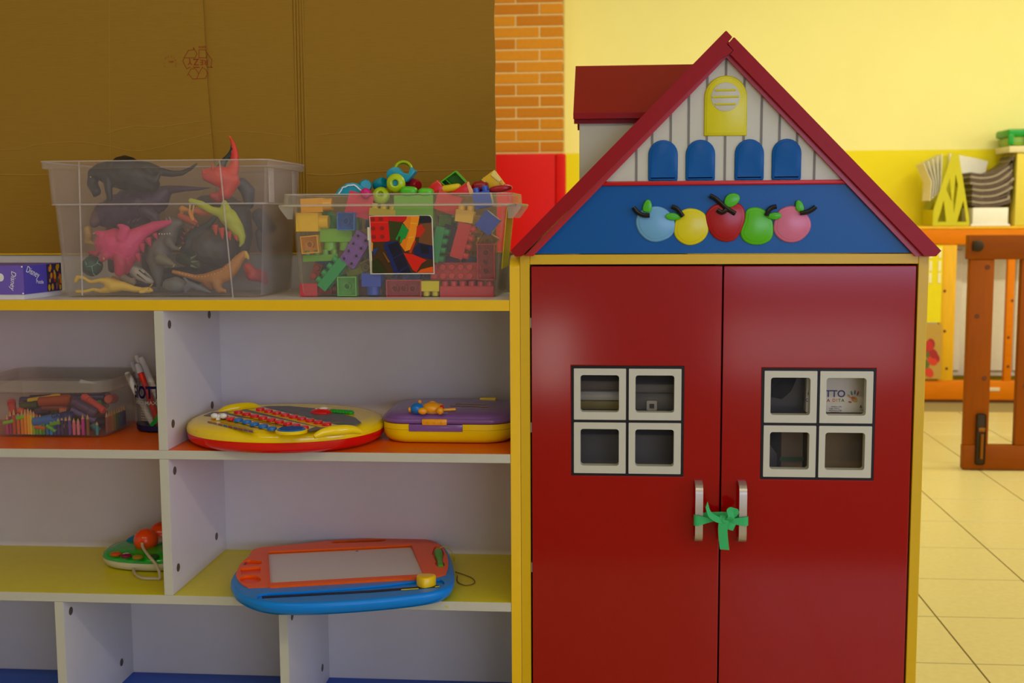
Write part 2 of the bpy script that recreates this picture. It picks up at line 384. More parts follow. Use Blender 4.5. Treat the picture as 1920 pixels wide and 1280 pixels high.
obj('clip', bx(bm_new(), 2.2, 2.42, FY-.032, FY-.02, 1.395, 1.482, .008), GP, gt); obj('corner_post', bx(bm_new(), 2.115, 2.145, FY-.026, FY-.01, 1.392, 1.45, .006), GP, gt)

# ---------------------------------------------------------------- near gate
GY = 2.73
GW = mat('gate_wood', (156, 78, 0), .5, spec=.12, var=.16, scale=10, stretch=(6, 6, .8)); GWh = mat('gate_wood_rail', (150, 75, 0), .5, spec=.12, var=.16, scale=10, stretch=(.8, 6, 6)); IR = mat('dark_iron', (58, 44, 12), .5, metal=.3)
gate = thing('wooden_gate', 'dark orange wooden gate with black bolt standing free on the tiles', 'gate', (1.6, GY, 0))
obj('rail', bx(bm_new(), 1.408, 2.5, GY-.02, GY+.02, .848, .945, .004), GWh, gate)
obj('rail', bx(bm_new(), 1.417, 2.5, GY-.022, GY+.022, .003, .102, .004), GWh, gate)
for x0, x1 in ((1.418, 1.514), (1.617, 1.715), (1.815, 1.912), (2.02, 2.118)):
    st = obj('stile', bx(bm_new(), x0, x1, GY-.017, GY+.017, .102, .848, .004), GW, gate)
    for zz in (.80, .62, .36):
        b = bm_new(); lathe(b, [(.010, 0), (.010, .0012), (.001, .0012)], (x0+random.uniform(.02, .075), GY-.017, zz+random.uniform(-.02, .02)), (0, -1, 0), 12); obj('knot', b, KN, st)
for zz in (0, .5): obj('foot', bx(bm_new(), 1.45+zz, 1.5+zz, GY-.015, GY+.015, 0, .004), IR, gate)
b = bm_new(); lathe(b, [(.018, 0), (.022, .003), (.022, .010), (.016, .014), (.001, .014)], (1.444, GY-.02, .902), (0, -1, 0), 20); bx(b, 1.424, 1.444, GY-.03, GY-.02, .882, .922, .003); obj('knob', b, IR, gate)
b = bm_new(); bx(b, 1.462, 1.50, GY-.030, GY-.022, .024, .232, .008); bl = obj('bolt', b, IR, gate)
b = bm_new(); tube(b, [(1.484, GY-.036, .05), (1.484, GY-.036, .15)], .006); bx(b, 1.47, 1.496, GY-.036, GY-.03, .16, .176, .002); obj('bolt_rod', b, mat('worn_brass', (150, 90, 20), .4, metal=.6), bl)

# ---------------------------------------------------------------- cardboard
CBm = mat('cardboard', (156, 117, 30), .85, var=.08, scale=25, bump=.15, stretch=(1, 1, 14)); CBd = mat('cardboard_edge', (128, 90, 40), .9)
cbx = thing('cardboard_sheet', 'tall folded brown cardboard standing behind the toy shelf', 'cardboard', (-.8, .33, 0))
CT = 1.72
obj('left_panel', prism(bm_new(), [(-1.75, .02), (-.811, .02), (at(403, 330, .322).x, at(403, 330, .322).z), (at(388, 150, .322).x, at(388, 150, .322).z), (at(380, 0, .322).x, at(380, 0, .322).z), (-.843, CT), (-1.75, CT)], 'y', .3225, .3285), CBm, cbx)
cr0, cr1 = at(552, 150, .33).x, at(573, 150, .33).x
obj('middle_panel', prism(bm_new(), [(-.85, .02), (cr0, .02), (cr0, CT), (-.85, CT)], 'y', .329, .3345), CBm, cbx)
rg = [(cr1, .02), (-.232, .02)]; z = .5
while z < CT: rg.append((-.2355+random.uniform(-.0012, .0012)-.004*(z-1.1)*(z > 1.1), z)); z += .03
rg.append((-.2355, CT)); rg.append((cr1, CT))
obj('right_panel', prism(bm_new(), rg, 'y', .329, .3345), CBm, cbx, smooth=False)
for i in range(4):
    x = cr0+(cr1-cr0)*(i+.5)/4
    b = bm_new(); tube(b, [(x+.0006*math.sin(z*9+i), .3315, z) for z in [0.02+j*.1 for j in range(18)]], (cr1-cr0)/8*1.15, 8); obj('crease', b, CBm, cbx)
CRm = mat('cardboard_crease', (174, 132, 46), .9)
def crease(pts, Y, r=.0012):
    b = bm_new(); ps = [at(x, y, Y) for x, y in pts]; tube(b, spline(ps, 5), r, 6); obj('crease', b, CRm, cbx)
crease([(575, 326), (620, 328), (700, 322), (800, 320), (930, 318)], .3288); crease([(0, 327), (50, 328), (95, 327)], .3225)
crease([(0, 281), (40, 279), (70, 271), (110, 267), (160, 267), (210, 275), (250, 283), (300, 276), (350, 262), (395, 250)], .3225, .0009)
crease([(200, 250), (250, 237), (300, 238), (350, 231), (392, 226)], .3225, .0009); crease([(410, 247), (450, 246), (500, 250), (545, 256)], .329, .0009); crease([(590, 254), (640, 249), (690, 246)], .3288, .0008)
crease([(205, 0), (205, 120), (207, 300)], .3229, .0006)
INK = mat('red_ink', (146, 52, 18), .8)
b = bm_new()
def ln(z, close=False, wd=.0013):
    ps = [(260+x/9.6, 60+y/9.6) for x, y in z]
    for (x0, y0), (x1, y1) in zip(ps, ps[1:]):
        Yp = .3222 if (x0+x1)/2 < 391 else .3288
        p, q = at(x0, y0, Yp), at(x1, y1, Yp); d = (q-p).normalized(); n = V((-d.z, 0, d.x))*wd/2; e = d*wd*.3
        b.faces.new([b.verts.new(v) for v in (p-n-e, q-n+e, q+n+e, p+n-e)])
ln([(815, 465), (895, 330), (990, 320), (985, 280), (1050, 390), (1015, 465), (815, 465), (795, 525), (865, 662), (930, 630)])
ln([(1085, 320), (1085, 465), (1215, 465), (1240, 395), (1200, 320), (1085, 320)]); ln([(1240, 395), (1320, 500), (1300, 630), (1330, 635), (1200, 635)])
ln([(880, 780), (940, 665), (1020, 660)]); ln([(900, 755), (970, 845), (1045, 840), (1080, 755), (1030, 670)]); ln([(1045, 840), (1200, 835), (1245, 740), (1200, 670), (1145, 630), (1080, 755)])
ln([(910, 470), (930, 540)]); ln([(985, 490), (1080, 490)], wd=.002); ln([(985, 635), (1090, 635)], wd=.002)
obj('recycling_mark', b, INK, cbx, smooth=False)
def updown(s, size, zx, zy, Y=.3222, rot=0):
    a = math.radians(rot); p = at(260+zx/9.6, 60+zy/9.6, Y)
    lettering(s, size, p, (-math.cos(a), 0, math.sin(a)), (-math.sin(a), 0, -math.cos(a)), INK, cbx, bold=.01)
updown('Z', .0185, 1082, 485); updown('E', .0155, 1168, 500); updown('Y', .0155, 960, 495); updown('R', .0155, 1248, 500)
updown('03510', .0065, 1215, 250); updown('2022', .0055, 632, 520)
for i, ch in enumerate('STOLECO.IT'):
    a = -30+i*27; updown(ch, .0045, 575-112*math.cos(math.radians(a))*-1, 540-112*math.sin(math.radians(a)), rot=0)

# ---------------------------------------------------------------- the white toy shelf
SX0, SX1, SD = -1.483, -.181, .31          # inner right face at SX1
WM = mat('white_melamine', (216, 211, 206), .38, var=.03, scale=30); WE = mat('white_edge', (192, 190, 168), .4, var=.03)
YE = P('yellow_edge', (232, 186, 0), .35, var=.04); OR = mat('orange_board', (236, 100, 0), .35, var=.05); YB = mat('lime_board', (216, 208, 6), .35, var=.05); BB = mat('blue_board', (24, 84, 196), .35, var=.05); CAPm = mat('screw_cap', (88, 72, 62), .4)
sh = thing('toy_shelf', 'white open toy shelf with coloured shelf boards and yellow top edge', 'shelf', ((SX0+SX1)/2, .15, 0))
LV = [.8800, .5993, .3213, .0425]
def board(z, th, m, edge, nm):
    o = obj(nm, bx(bm_new(), SX0, SX1, .0015, SD, z-th, z, .0006, 1), m, sh)
    obj('edge_band', bx(bm_new(), SX0, SX1, -.0005, .0014, z-th, z, .0005, 1), edge, o)
board(LV[0], .0195, WM, YE, 'top_board'); board(LV[1], .0165, OR, WE, 'shelf_board'); board(LV[2], .0170, YB, WE, 'shelf_board'); board(LV[3], .0170, BB, WE, 'shelf_board')
obj('plinth', bx(bm_new(), SX0, SX1, .03, .046, 0, .0255), WM, sh)
obj('back_panel', bx(bm_new(), SX0, SX1, SD+.0005, SD+.008, 0, .953, .0005, 1), WM, sh)
obj('back_edge', bx(bm_new(), SX0, SX1, SD-.004, SD+.010, .9535, .957, .0005, 1), YE, sh)
def divider(x, lv, th=.0170):
    z0, z1 = LV[lv+1]+.0003, LV[lv]-(.0195 if lv == 0 else .0165 if lv == 1 else .017)-.0003
    o = obj('divider', bx(bm_new(), x-th/2, x+th/2, .0015, SD, z0, z1, .0004, 1), WM, sh)
    obj('edge_band', bx(bm_new(), x-th/2, x+th/2, -.0005, .0014, z0, z1, .0004, 1), WE, o)
    for y, z in ((.03, z1-.028), (.25, z1-.028), (.03, z0+.045), (.25, z0+.045)):
        b = bm_new(); lathe(b, [(.0080, 0), (.0080, .0006), (.0068, .001), (.0045, .0006), (.0001, .0004)], (x+th/2, y, z), (1, 0, 0), 16); obj('screw_cap', b, CAPm, o)
divider(-.8300, 0); divider(-.8300, 1); divider(-1.0468, 2); divider(-.6108, 2)
for x, s in ((SX1+.0005, 1), (SX0-.0185, -1)):
    pr = [(0, 0), (0, .9365), (.012, .9515), (.03, .9570), (SD+.01, .9570), (SD+.01, 0)]
    o = obj('side_panel', prism(bm_new(), pr, 'x', x, x+.018), WM, sh, smooth=False)
    b = bm_new(); ribbon(b, [(x+.009, p[0]-.0007, p[1]) for p in pr[:2]]+[(x+.009, .004-.0007, .9445), (x+.009, .012, .9522), (x+.009, .03, .9578), (x+.009, SD, .9578)], V((.018, 0, 0)), .0012); obj('edge_band', b, YE, o)

# ---------------------------------------------------------------- the red house cabinet
RED = P('red_lacquer', (150, 0, 2), .12, var=.02, spec=.4); RDK = P('red_roof', (146, 4, 8), .35, spec=.2, var=.05, bump=.03, scale=60)
YC = P('yellow_frame', (210, 170, 0), .35, var=.03); BLK = mat('black_paint', (14, 10, 14), .4); WL = P('white_lacquer', (194, 193, 171), .35, var=.02)
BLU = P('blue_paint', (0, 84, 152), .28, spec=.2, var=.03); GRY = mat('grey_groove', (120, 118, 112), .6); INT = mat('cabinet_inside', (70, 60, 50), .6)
KX0, KX1, KD = -.1622, .5496, .42
cab = thing('house_cabinet', 'red two-door cupboard shaped like a house with gabled roof and painted apples', 'cupboard', ((KX0+KX1)/2, KD/2, 0))
obj('side_panel', bx(bm_new(), KX0, KX0+.0175, 0, KD, 0, .9612, .0008, 1), YC, cab); obj('side_panel', bx(bm_new(), KX1-.0175, KX1, 0, KD, 0, .9612, .0008, 1), YC, cab)
ix0, ix1 = KX0+.0177, KX1-.0177
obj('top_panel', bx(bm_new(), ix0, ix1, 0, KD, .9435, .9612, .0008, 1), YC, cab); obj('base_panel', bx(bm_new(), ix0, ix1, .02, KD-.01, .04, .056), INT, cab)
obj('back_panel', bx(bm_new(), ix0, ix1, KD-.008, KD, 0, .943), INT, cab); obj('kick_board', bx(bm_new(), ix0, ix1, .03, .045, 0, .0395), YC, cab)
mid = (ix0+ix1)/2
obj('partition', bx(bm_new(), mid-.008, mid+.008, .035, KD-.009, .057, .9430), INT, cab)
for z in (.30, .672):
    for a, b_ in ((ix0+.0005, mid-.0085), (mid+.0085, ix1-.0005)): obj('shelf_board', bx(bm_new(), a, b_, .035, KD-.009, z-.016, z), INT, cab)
DGAP = .197
def door(x0, x1, wx0, wx1, wz0, wz1, hx):
    z0, z1 = .03, .9405; Y0, Y1 = -.002, .016
    d = obj('door', plate(bm_new(), [(x0, z0), (x1, z0), (x1, z1), (x0, z1)], [[(wx0, wz0), (wx1, wz0), (wx1, wz1), (wx0, wz1)]], Y1, Y0, 'y'), RED, cab, smooth=False)
    mod = d.modifiers.new('bevel', 'BEVEL'); mod.width = .0016; mod.segments = 2; mod.limit_method = 'ANGLE'
    g = .0045; cx, cz = (wx0+wx1)/2, (wz0+wz1)/2
    b = bm_new()
    for a in ((wx0, wx0+g, wz0, wz1), (wx1-g, wx1, wz0, wz1), (wx0+g, wx1-g, wz0, wz0+g), (wx0+g, wx1-g, wz1-g, wz1), (cx-g/2, cx+g/2, wz0+g, wz1-g), (wx0+g, cx-g/2, cz-g/2, cz+g/2), (cx+g/2, wx1-g, cz-g/2, cz+g/2)):
        bx(b, a[0], a[1], Y0+.0005, Y1, a[2], a[3])
    obj('window_border', b, BLK, d)
    for a0, a1 in ((wx0+g, cx-g/2), (cx+g/2, wx1-g)):
        for c0, c1 in ((wz0+g, cz-g/2), (cz+g/2, wz1-g)):
            mx, mz, hx_, hz_ = (a0+a1)/2, (c0+c1)/2, (a1-a0)/2, (c1-c0)/2
            pf = obj('window_frame', plate(bm_new(), rrect(mx, mz, hx_-.0003, hz_-.0003, .001, 2), [rrect(mx-.0003, mz+.001, .0345, .0335, .005, 4)], Y1, Y0-.0015, 'y'), WL, d, smooth=False)
    obj('window_pane', bx(bm_new(), wx0+.002, wx1-.002, Y1+.0005, Y1+.0025, wz0+.002, wz1-.002), PANE, d)
    b = bm_new(); zb, zt = .4465, .5575
    ps = [(hx, -.0018, zt-.004), (hx, -.014, zt-.0045), (hx, -.022, zt-.007), (hx, -.0265, zt-.012), (hx, -.028, zt-.02), (hx, -.028, zb+.02), (hx, -.0265, zb+.012), (hx, -.022, zb+.007), (hx, -.014, zb+.0045), (hx, -.0018, zb+.004)]
    ribbon(b, ps, V((.0135, 0, 0)), .006); obj('handle', b, mat('brushed_aluminium', (186, 178, 164), .34, metal=.7, var=.08, scale=200, stretch=(1, 1, .05)), d)
PANE = clear('acrylic_pane', (230, 232, 235), .02, .05)
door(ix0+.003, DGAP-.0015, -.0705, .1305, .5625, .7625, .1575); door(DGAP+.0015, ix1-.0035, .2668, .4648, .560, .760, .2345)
for z in (.1, .38, .64, .83):
    obj('hinge', bx(bm_new(), ix0+.0003, ix0+.0026, .001, .012, z, z+.018), mat('hinge_metal', (150, 145, 140), .4, metal=.6), cab)
# gable
bz = .9615
obj('gable_base', prism(bm_new(), [(-.146, bz+.001), (.534, bz+.001), (.414, 1.0815), (-.026, 1.0815)], 'y', .002, .02), BLU, cab, smooth=False)
obj('gable_siding', prism(bm_new(), [(-.026, 1.0895), (.414, 1.0895), (.1955, 1.308)], 'y', .002, .02), WL, cab, smooth=False)
obj('gable_rail', bx(bm_new(), -.03, .418, -.004, .02, 1.0817, 1.0893, .002), P('red_bright', (190, 6, 14), .3), cab)
for px in (1193.5, 1223, 1257.5, 1291, 1325, 1359.5, 1394, 1427, 1461, 1494, 1527.5):
    x = at(px, 300).x; t = 1.306-abs(x-.1955)-.004
    if t-1.09 < .01: continue
    spans = [(1.0897, t)]
    if 1320 < px < 1400: spans = [(1.0897, 1.1665), (1.245, t)]
    for s0, s1 in spans:
        if s1 > s0+.004: obj('siding_groove', bx(bm_new(), x-.0018, x+.0018, .0006, .0021, s0, s1), GRY, cab)
def relief(name, pts, y0, y1, m, parent=cab, bev=.0025):
    b = bm_new(); prism(b, pts, 'y', y0, y1, bev); return obj(name, b, m, parent, ang=1.2)
for p0, p1 in ((1215.5, 1271), (1285.5, 1341), (1377.5, 1432.5), (1447, 1502.5)):
    xa, xb = at(p0, 300).x, at(p1, 300).x; c, h = (xa+xb)/2, (xb-xa)/2; zt = at(1243, 262.5).z
    pts = [(c-h+.001, 1.090), (c+h-.001, 1.090), (c+h, 1.094)]+[(c+h*math.cos(a*PI/14), zt-h+h*math.sin(a*PI/14)) for a in range(15)]+[(c-h, 1.094)]
    f = relief('arched_window', pts, .0025, -.0016, BLU, bev=.0014); obj('inner_panel', prism(bm_new(), inset(pts, .005), 'y', -.0012, -.0021, .0004), BLU, f, ang=1.2)
va, vb_, vz0, vz1 = .1605, .234, 1.1665, 1.2695; c, h = (va+vb_)/2, (vb_-va)/2
vp = [(va, vz0), (vb_, vz0)]+[(c+h*math.cos(a*PI/16), vz1-h+h*math.sin(a*PI/16)) for a in range(17)]
YV = P('vent_yellow', (214, 206, 0), .3)
vt = relief('gable_vent', vp, .0025, -.002, YV); obj('inner_panel', prism(bm_new(), inset(vp, .004), 'y', -.0018, -.0028, .0006), YV, vt, ang=1.2)
vc = at(1360, 182); obj('vent_disc', prism(bm_new(), ell(vc.x, vc.z, .0248, .0248, 32), 'y', -.0026, -.0034, .0006), WL, vt, ang=1.2)
for dz, hw in ((.0115, .0175), (0, .0225), (-.0125, .0175)):
    b = bm_new(); tube(b, [(vc.x-hw, -.0036, vc.z+dz), (vc.x+hw, -.0036, vc.z+dz)], .0017, 8); obj('slat', b, YV, vt)
# apples: zoom pixels of a 4.364x view whose corner is (1140, 330)
def zp(x, y): p = at(1140+x/4.364, 330+y/4.364); return (p.x, p.z)
ST = mat('stem_black', (16, 12, 12), .3); LF = P('leaf_green', (70, 178, 24), .3)
AP = [('apple', [(270, 280), (330, 255), (400, 243), (470, 262), (530, 320), (556, 400), (540, 470), (490, 515), (400, 545), (320, 530), (255, 470), (222, 390), (235, 320)], (104, 164, 200), 'pale blue painted apple'),
      ('apple', [(560, 320), (610, 275), (670, 260), (740, 272), (800, 310), (826, 390), (822, 470), (770, 540), (670, 573), (590, 545), (535, 480), (545, 390)], (216, 204, 6), 'yellow painted apple'),
      ('apple', [(1122, 290), (1150, 262), (1205, 251), (1270, 268), (1320, 310), (1352, 380), (1355, 490), (1310, 545), (1215, 570), (1120, 545), (1078, 480), (1090, 420), (1118, 360)], (82, 184, 10), 'lime green painted apple'),
      ('apple', [(1355, 380), (1380, 300), (1420, 262), (1490, 240), (1560, 252), (1625, 300), (1668, 385), (1650, 460), (1580, 530), (1490, 550), (1410, 525), (1352, 460)], (206, 110, 136), 'pink painted apple'),
      ('apple', [(800, 300), (850, 245), (900, 224), (960, 228), (1060, 215), (1110, 250), (1125, 320), (1115, 400), (1070, 490), (1030, 530), (955, 542), (870, 510), (822, 440), (796, 360)], (166, 4, 14), 'dark red painted apple')]
apples = []
for i, (n, pts, c, lb) in enumerate(AP):
    pp = smoothpoly([zp(*q) for q in pts], 2); m = P('apple_paint_%d' % i, c, .28)
    o = relief(n, pp, .0025, -.0015-.0004*i, m, cab, .003); o['label'] = lb; apples.append(o)
    obj('apple_face', prism(bm_new(), inset(pp, .0055), 'y', -.0012-.0004*i, -.0021-.0004*i, .0006), m, o, ang=1.2)
def leaf(par, pts): obj('leaf', prism(bm_new(), smoothpoly([zp(*q) for q in pts], 2), 'y', 0, -.006, .002), LF, par, ang=1.2)
def stem(par, pts):
    b = bm_new(); ps = [V((zp(*q)[0], -.0058, zp(*q)[1])) for q in pts]; tube(b, spline(ps, 4), [.0040]*(len(ps)*4-3), 8); obj('stem', b, ST, par)
leaf(apples[0], [(275, 285), (295, 215), (320, 188), (350, 200), (362, 245), (350, 295), (320, 302)]); stem(apples[0], [(208, 255), (240, 295), (290, 320), (340, 322)])
leaf(apples[1], [(462, 325), (500, 300), (550, 300), (600, 335), (595, 352), (530, 365), (480, 352)]); stem(apples[1], [(520, 250), (560, 265), (590, 300), (612, 330)])
leaf(apples[4], [(945, 210), (970, 155), (1020, 136), (1070, 150), (1082, 190), (1050, 235), (990, 262), (955, 245)]); stem(apples[4], [(832, 160), (880, 185), (930, 230), (970, 265), (1040, 308)]); stem(apples[4], [(890, 275), (930, 298), (970, 272)])
leaf(apples[2], [(1285, 325), (1330, 300), (1390, 295), (1422, 315), (1410, 345), (1360, 360), (1310, 345)]); stem(apples[2], [(1293, 325), (1310, 285), (1340, 258), (1375, 250)])
leaf(apples[3], [(1530, 265), (1535, 205), (1555, 193), (1585, 210), (1606, 265), (1590, 297), (1550, 292)]); stem(apples[3], [(1568, 302), (1620, 296), (1670, 272), (1695, 250)])
# roof
S2 = math.sqrt(.5)
AX, AZ = .1955, 1.3405
def rake(sgn, nm):
    # outline in (along slope downwards s, across t) from the apex
    def q(s, t): return (AX+sgn*(s*S2-t*S2), AZ-(s*S2+t*S2))
    L = .5265; W = .0250
    if sgn < 0: pts = [q(.000, 0), q(L-.004, 0), q(L+.001, .004), q(L-.012, .0135), q(L-.026, W), q(.032, W), q(.024, W+.001), q(.006, W+.008), q(.006, W-.004), q(-.004, W-.010), q(-.004+.001, .012), q(.0, .010)]
    if sgn < 0: pts = [q(.001, .0), q(L, 0), q(L+.003, .004), q(L-.010, .018), q(L-.024, W), q(.016, W), q(.0115, .0275), q(-.0015, .0155), q(.0100, .0095), q(-.0085, .0095)] 
    else: pts = [q(.0145, 0), q(L, 0), q(L+.003, .004), q(L-.010, .018), q(L-.024, W), q(.030, W), q(.0255, .0245), q(.0305, .0165), q(.0215, .0085)]
    return q, pts
# left board carries a tongue, right board the matching notch
zl = lambda x, y: (lambda p: (p.x, p.z))(at(1300+x/10.664, 40+y/10.664, -.02))
left = [zl(640, 195), zl(665, 190), zl(778, 312), zl(662, 448), zl(792, 578), zl(720, 655)]
right = [zl(800, 322), zl(825, 322), zl(690, 448), zl(806, 578), zl(740, 660)]
def dn(p, sgn, L): return (p[0]+sgn*L*S2, p[1]-L*S2)
lt0 = left[0]; el = at(957, 470, -.02); er = at(1765, 470, -.02)
lpts = [lt0]+left[1:]+[at(1352, 110, -.02).xz]+[(el.x+.0195, el.z-.0100), (el.x+.0085, el.z-.0100), (el.x, el.z)]
lpts = [tuple(p) for p in lpts]
obj('rake_board', prism(bm_new(), lpts, 'y', .001, -.020), RDK, cab, smooth=False)
rpts = [right[1], (er.x, er.z), (er.x-.0085, er.z-.0095), (er.x-.0265, er.z-.0098), tuple(at(1372, 104, -.02).xz), right[4], right[3], right[2], right[0]]
obj('rake_board', prism(bm_new(), rpts, 'y', .001, -.020), RDK, cab, smooth=False)
RM = P('red_moulding', (176, 8, 14), .3)
a_ = at(1362, 102, -.006); 
def mould(sgn, e, cut):
    ap = (a_.x, a_.z+.011); lo = (e.x-sgn*.0235, e.z-.0098)
    dlo = (lo[0]-sgn*.016, lo[1])
    return [ap, lo, dlo, (a_.x, a_.z-.0055)]
obj('moulding', prism(bm_new(), mould(-1, el, 0), 'y', .0015, -.008), RM, cab, smooth=False)
obj('moulding', prism(bm_new(), mould(1, er, 0), 'y', .0015, -.0078), RM, cab, smooth=False)
for sgn in (-1, 1):
    ap = (AX, AZ-.003); lo = (AX+sgn*.368, AZ-.371)
    obj('roof_board', prism(bm_new(), [ap, lo, (lo[0]-sgn*.0, lo[1]-.022) if False else (lo[0]-sgn*.012, lo[1]-.010), (AX, AZ-.028)], 'y', .0215, KD), RDK, cab, smooth=False)
# dormer on the left slope
dm = obj('dormer', bx(bm_new(), -.0585, .14, .085, .335, .963, 1.212, .001, 1), WL, cab)
ry, rz_, ey, ez = .21, 1.3155, .066, 1.2145
b = bm_new(); prism(b, [(ry, rz_), (ey, ez), (ey, ez-.0105), (ey+.006, ez-.0105), (ry, rz_-.02), (2*ry-ey-.006, ez-.0105), (2*ry-ey, ez-.0105), (2*ry-ey, ez)], 'x', -.069, .165); obj('dormer_roof', b, RDK, dm, smooth=False)
b = bm_new(); bx(b, -.068, .15, ey+.012, ey+.02, ez-.018, ez-.006); obj('eave_strip', b, RDK, dm)
tag(obj('wood_sheet', prism(bm_new(), [(.5545, .0005), (.5605, .0005), (.5640, .915), (.5565, .925)], 'y', .12, .40), mat('raw_wood', (196, 150, 92), .6, stretch=(6, 6, .6)), smooth=False), "thin raw wood sheet leaning against the red cupboard's right side", 'board')
# things inside the cupboard
PBX = thing('paint_box', 'white finger paint box with a coloured hand print behind the right window', 'box', (.42, .1, .672))
g0, g1 = at(1500, 722, .05), at(1624, 780, .05)
obj('carton', bx(bm_new(), .353, .495, .05, .16, .6725, .752, .001, 1), mat('carton_white', (236, 230, 214), .35), PBX)
obj('lid_band', bx(bm_new(), .3525, .4955, .0485, .05, .7405, .7525), mat('carton_grey', (190, 176, 158), .4), PBX)
def tcol(n, c): return mat(n, c, .5)
NB = tcol('ink_navy', (50, 56, 120))
p_ = at(1585, 744, .0495); lettering('GIOTTO', .0175, p_, (1, 0, 0), (0, 0, 1), NB, PBX, align='RIGHT', bold=.02)
p_ = at(1583, 753, .0495); x = p_.x
for ch, c in reversed(list(zip('COLORI A DITA', ((60, 60, 140), (180, 40, 60), (60, 60, 140), (180, 40, 60), (60, 60, 140), (190, 50, 50), 0, (190, 50, 50), 0, (214, 120, 20), (220, 150, 20), (120, 130, 30), (60, 120, 50))))):
    if ch == ' ': x -= .004; continue
    o = lettering(ch, .0078, (x, .0495, p_.z), (1, 0, 0), (0, 0, 1), tcol('ink_%d_%d_%d' % c, c), PBX, align='RIGHT', bold=.02); x -= .0062 if ch != 'I' else .003
for i, (s, c) in enumerate((('tempera a dita', (70, 80, 140)), ('finger colours', (70, 80, 150)), ('peinture au doigt', (60, 130, 80)), ('fingerfarben', (180, 60, 60)), ('pintura a dedos', (150, 40, 90)))):
    p_ = at(1578-4*(i % 2), 763+i*3.4, .0495); lettering(s, .0032, p_, (1, 0, 0), (0, 0, 1), tcol('ink_%d_%d_%d' % c, c), PBX, align='RIGHT')
p_ = at(1612, 765, .0495); lettering('6', .0085, p_, (1, 0, 0), (0, 0, 1), tcol('ink_dark', (60, 50, 50)), PBX, bold=.02); p_ = at(1612, 769, .0495); lettering('colori', .003, p_, (1, 0, 0), (0, 0, 1), tcol('ink_dark', (60, 50, 50)), PBX)
hc = at(1601, 747.5, .0494); s = .00095; hp = []
def hq(pts, c): hp.append(([(hc.x+x*s, .0494-.0001*len(hp), hc.z+y*s) for x, y in pts], c))
hq(ell(1, -1, 5.5, 5, 14), (226, 150, 20)); hq(ell(3, -4, 4, 3, 12), (214, 180, 40)); hq(ell(-2, 2, 4, 2.5, 12), (206, 90, 50))
for x, y, a, L, c in ((-9, 5, -.65, 4.5, (224, 160, 20)), (-4.5, 11, -.25, 4.5, (60, 140, 70)), (1.5, 12.5, .05, 4.5, (60, 90, 160)), (7, 10.5, .3, 4.5, (196, 60, 60)), (-7, -6, -1.4, 3.5, (190, 50, 60))):
    hq([(x+q[0]*math.cos(-a)-q[1]*math.sin(-a), y+q[0]*math.sin(-a)+q[1]*math.cos(-a)) for q in ell(0, 0, 1.6, L, 10)], c)
printmesh('hand_print', hp, PBX)
GB = thing('lidded_box', 'grey plastic box with pale lid seen through the upper left cupboard pane', 'box', (-.02, .12, .672))
obj('tray', bx(bm_new(), -.085, .030, .06, .26, .6725, .690, .004), mat('tray_olive', (120, 104, 20), .4), GB); obj('lid', bx(bm_new(), -.088, .031, .055, .265, .690, .708, .005), P('lid_pale', (170, 165, 150), .3), GB); obj('lid_top', bx(bm_new(), -.084, .03, .06, .26, .7085, .727, .004), mat('lid_brown', (96, 80, 66), .5), GB)
CBX = thing('clip_box', 'clear clip-lid box seen through the upper right pane of the left door', 'box', (.09, .12, .672))
obj('body', bx(bm_new(), .042, .178, .06, .26, .6725, .705, .004), mat('clip_body', (96, 92, 86), .35), CBX); obj('lid', bx(bm_new(), .040, .18, .056, .264, .705, .722, .004), mat('clip_lid', (112, 106, 98), .35), CBX)
b = bm_new(); q = at(1222, 760, .052); plate(b, rrect(q.x, q.z, .0095, .009, .002, 3), [rrect(q.x, q.z-.001, .0045, .0045, .001, 2)], .056, .050, 'y'); obj('clip', b, P('clip_pale', (170, 165, 150), .3), CBX, smooth=False)
b = bm_new(); tag(obj('black_bag', prism(b, [(.272, .6725), (.345, .6725), (.350, .70), (.350, .742), (.338, .735), (.328, .71), (.312, .695), (.272, .702)], 'y', .06, .2), mat('bag_black', (30, 30, 34), .25), smooth=False), 'crumpled black plastic bag beside the white finger paint box', 'bag')
c1 = thing('carton', 'brown carton with a green band behind the lower right pane of the right door', 'box', (.41, .15, .3)); obj('body', bx(bm_new(), .362, .50, .08, .30, .3005, .6385, .002), mat('carton_brown', (140, 112, 54), .7), c1)
b = bm_new(); prism(b, [(.3625, .647), (.4995, .626), (.4995, .638), (.3625, .655)], 'y', .078, .081); obj('band', b, mat('band_green', (20, 90, 20), .5), c1, smooth=False)
c2 = thing('carton', 'brown carton with green foot seen through the lower left pane of the right door', 'box', (.33, .12, .3)); obj('body', bx(bm_new(), .316, .356, .09, .30, .3005, .63, .002), mat('carton_tan', (130, 104, 70), .7), c2); obj('foot', bx(bm_new(), .314, .357, .088, .0895, .575, .582), mat('band_green', (20, 90, 20), .5), c2)
tag(obj('grey_box', prism(bm_new(), [(.265, .3005), (.310, .3005), (.310, .585), (.288, .614), (.265, .614)], 'y', .1, .28), mat('box_grey', (92, 84, 74), .6), smooth=False), 'grey slant-topped box behind the lower left pane of the right door', 'box')
tag(obj('storage_box', bx(bm_new(), -.12, .17, .09, .30, .3005, .622, .004), mat('storage_grey', (84, 78, 74), .5)), 'large grey box behind the lower panes of the left door', 'box')
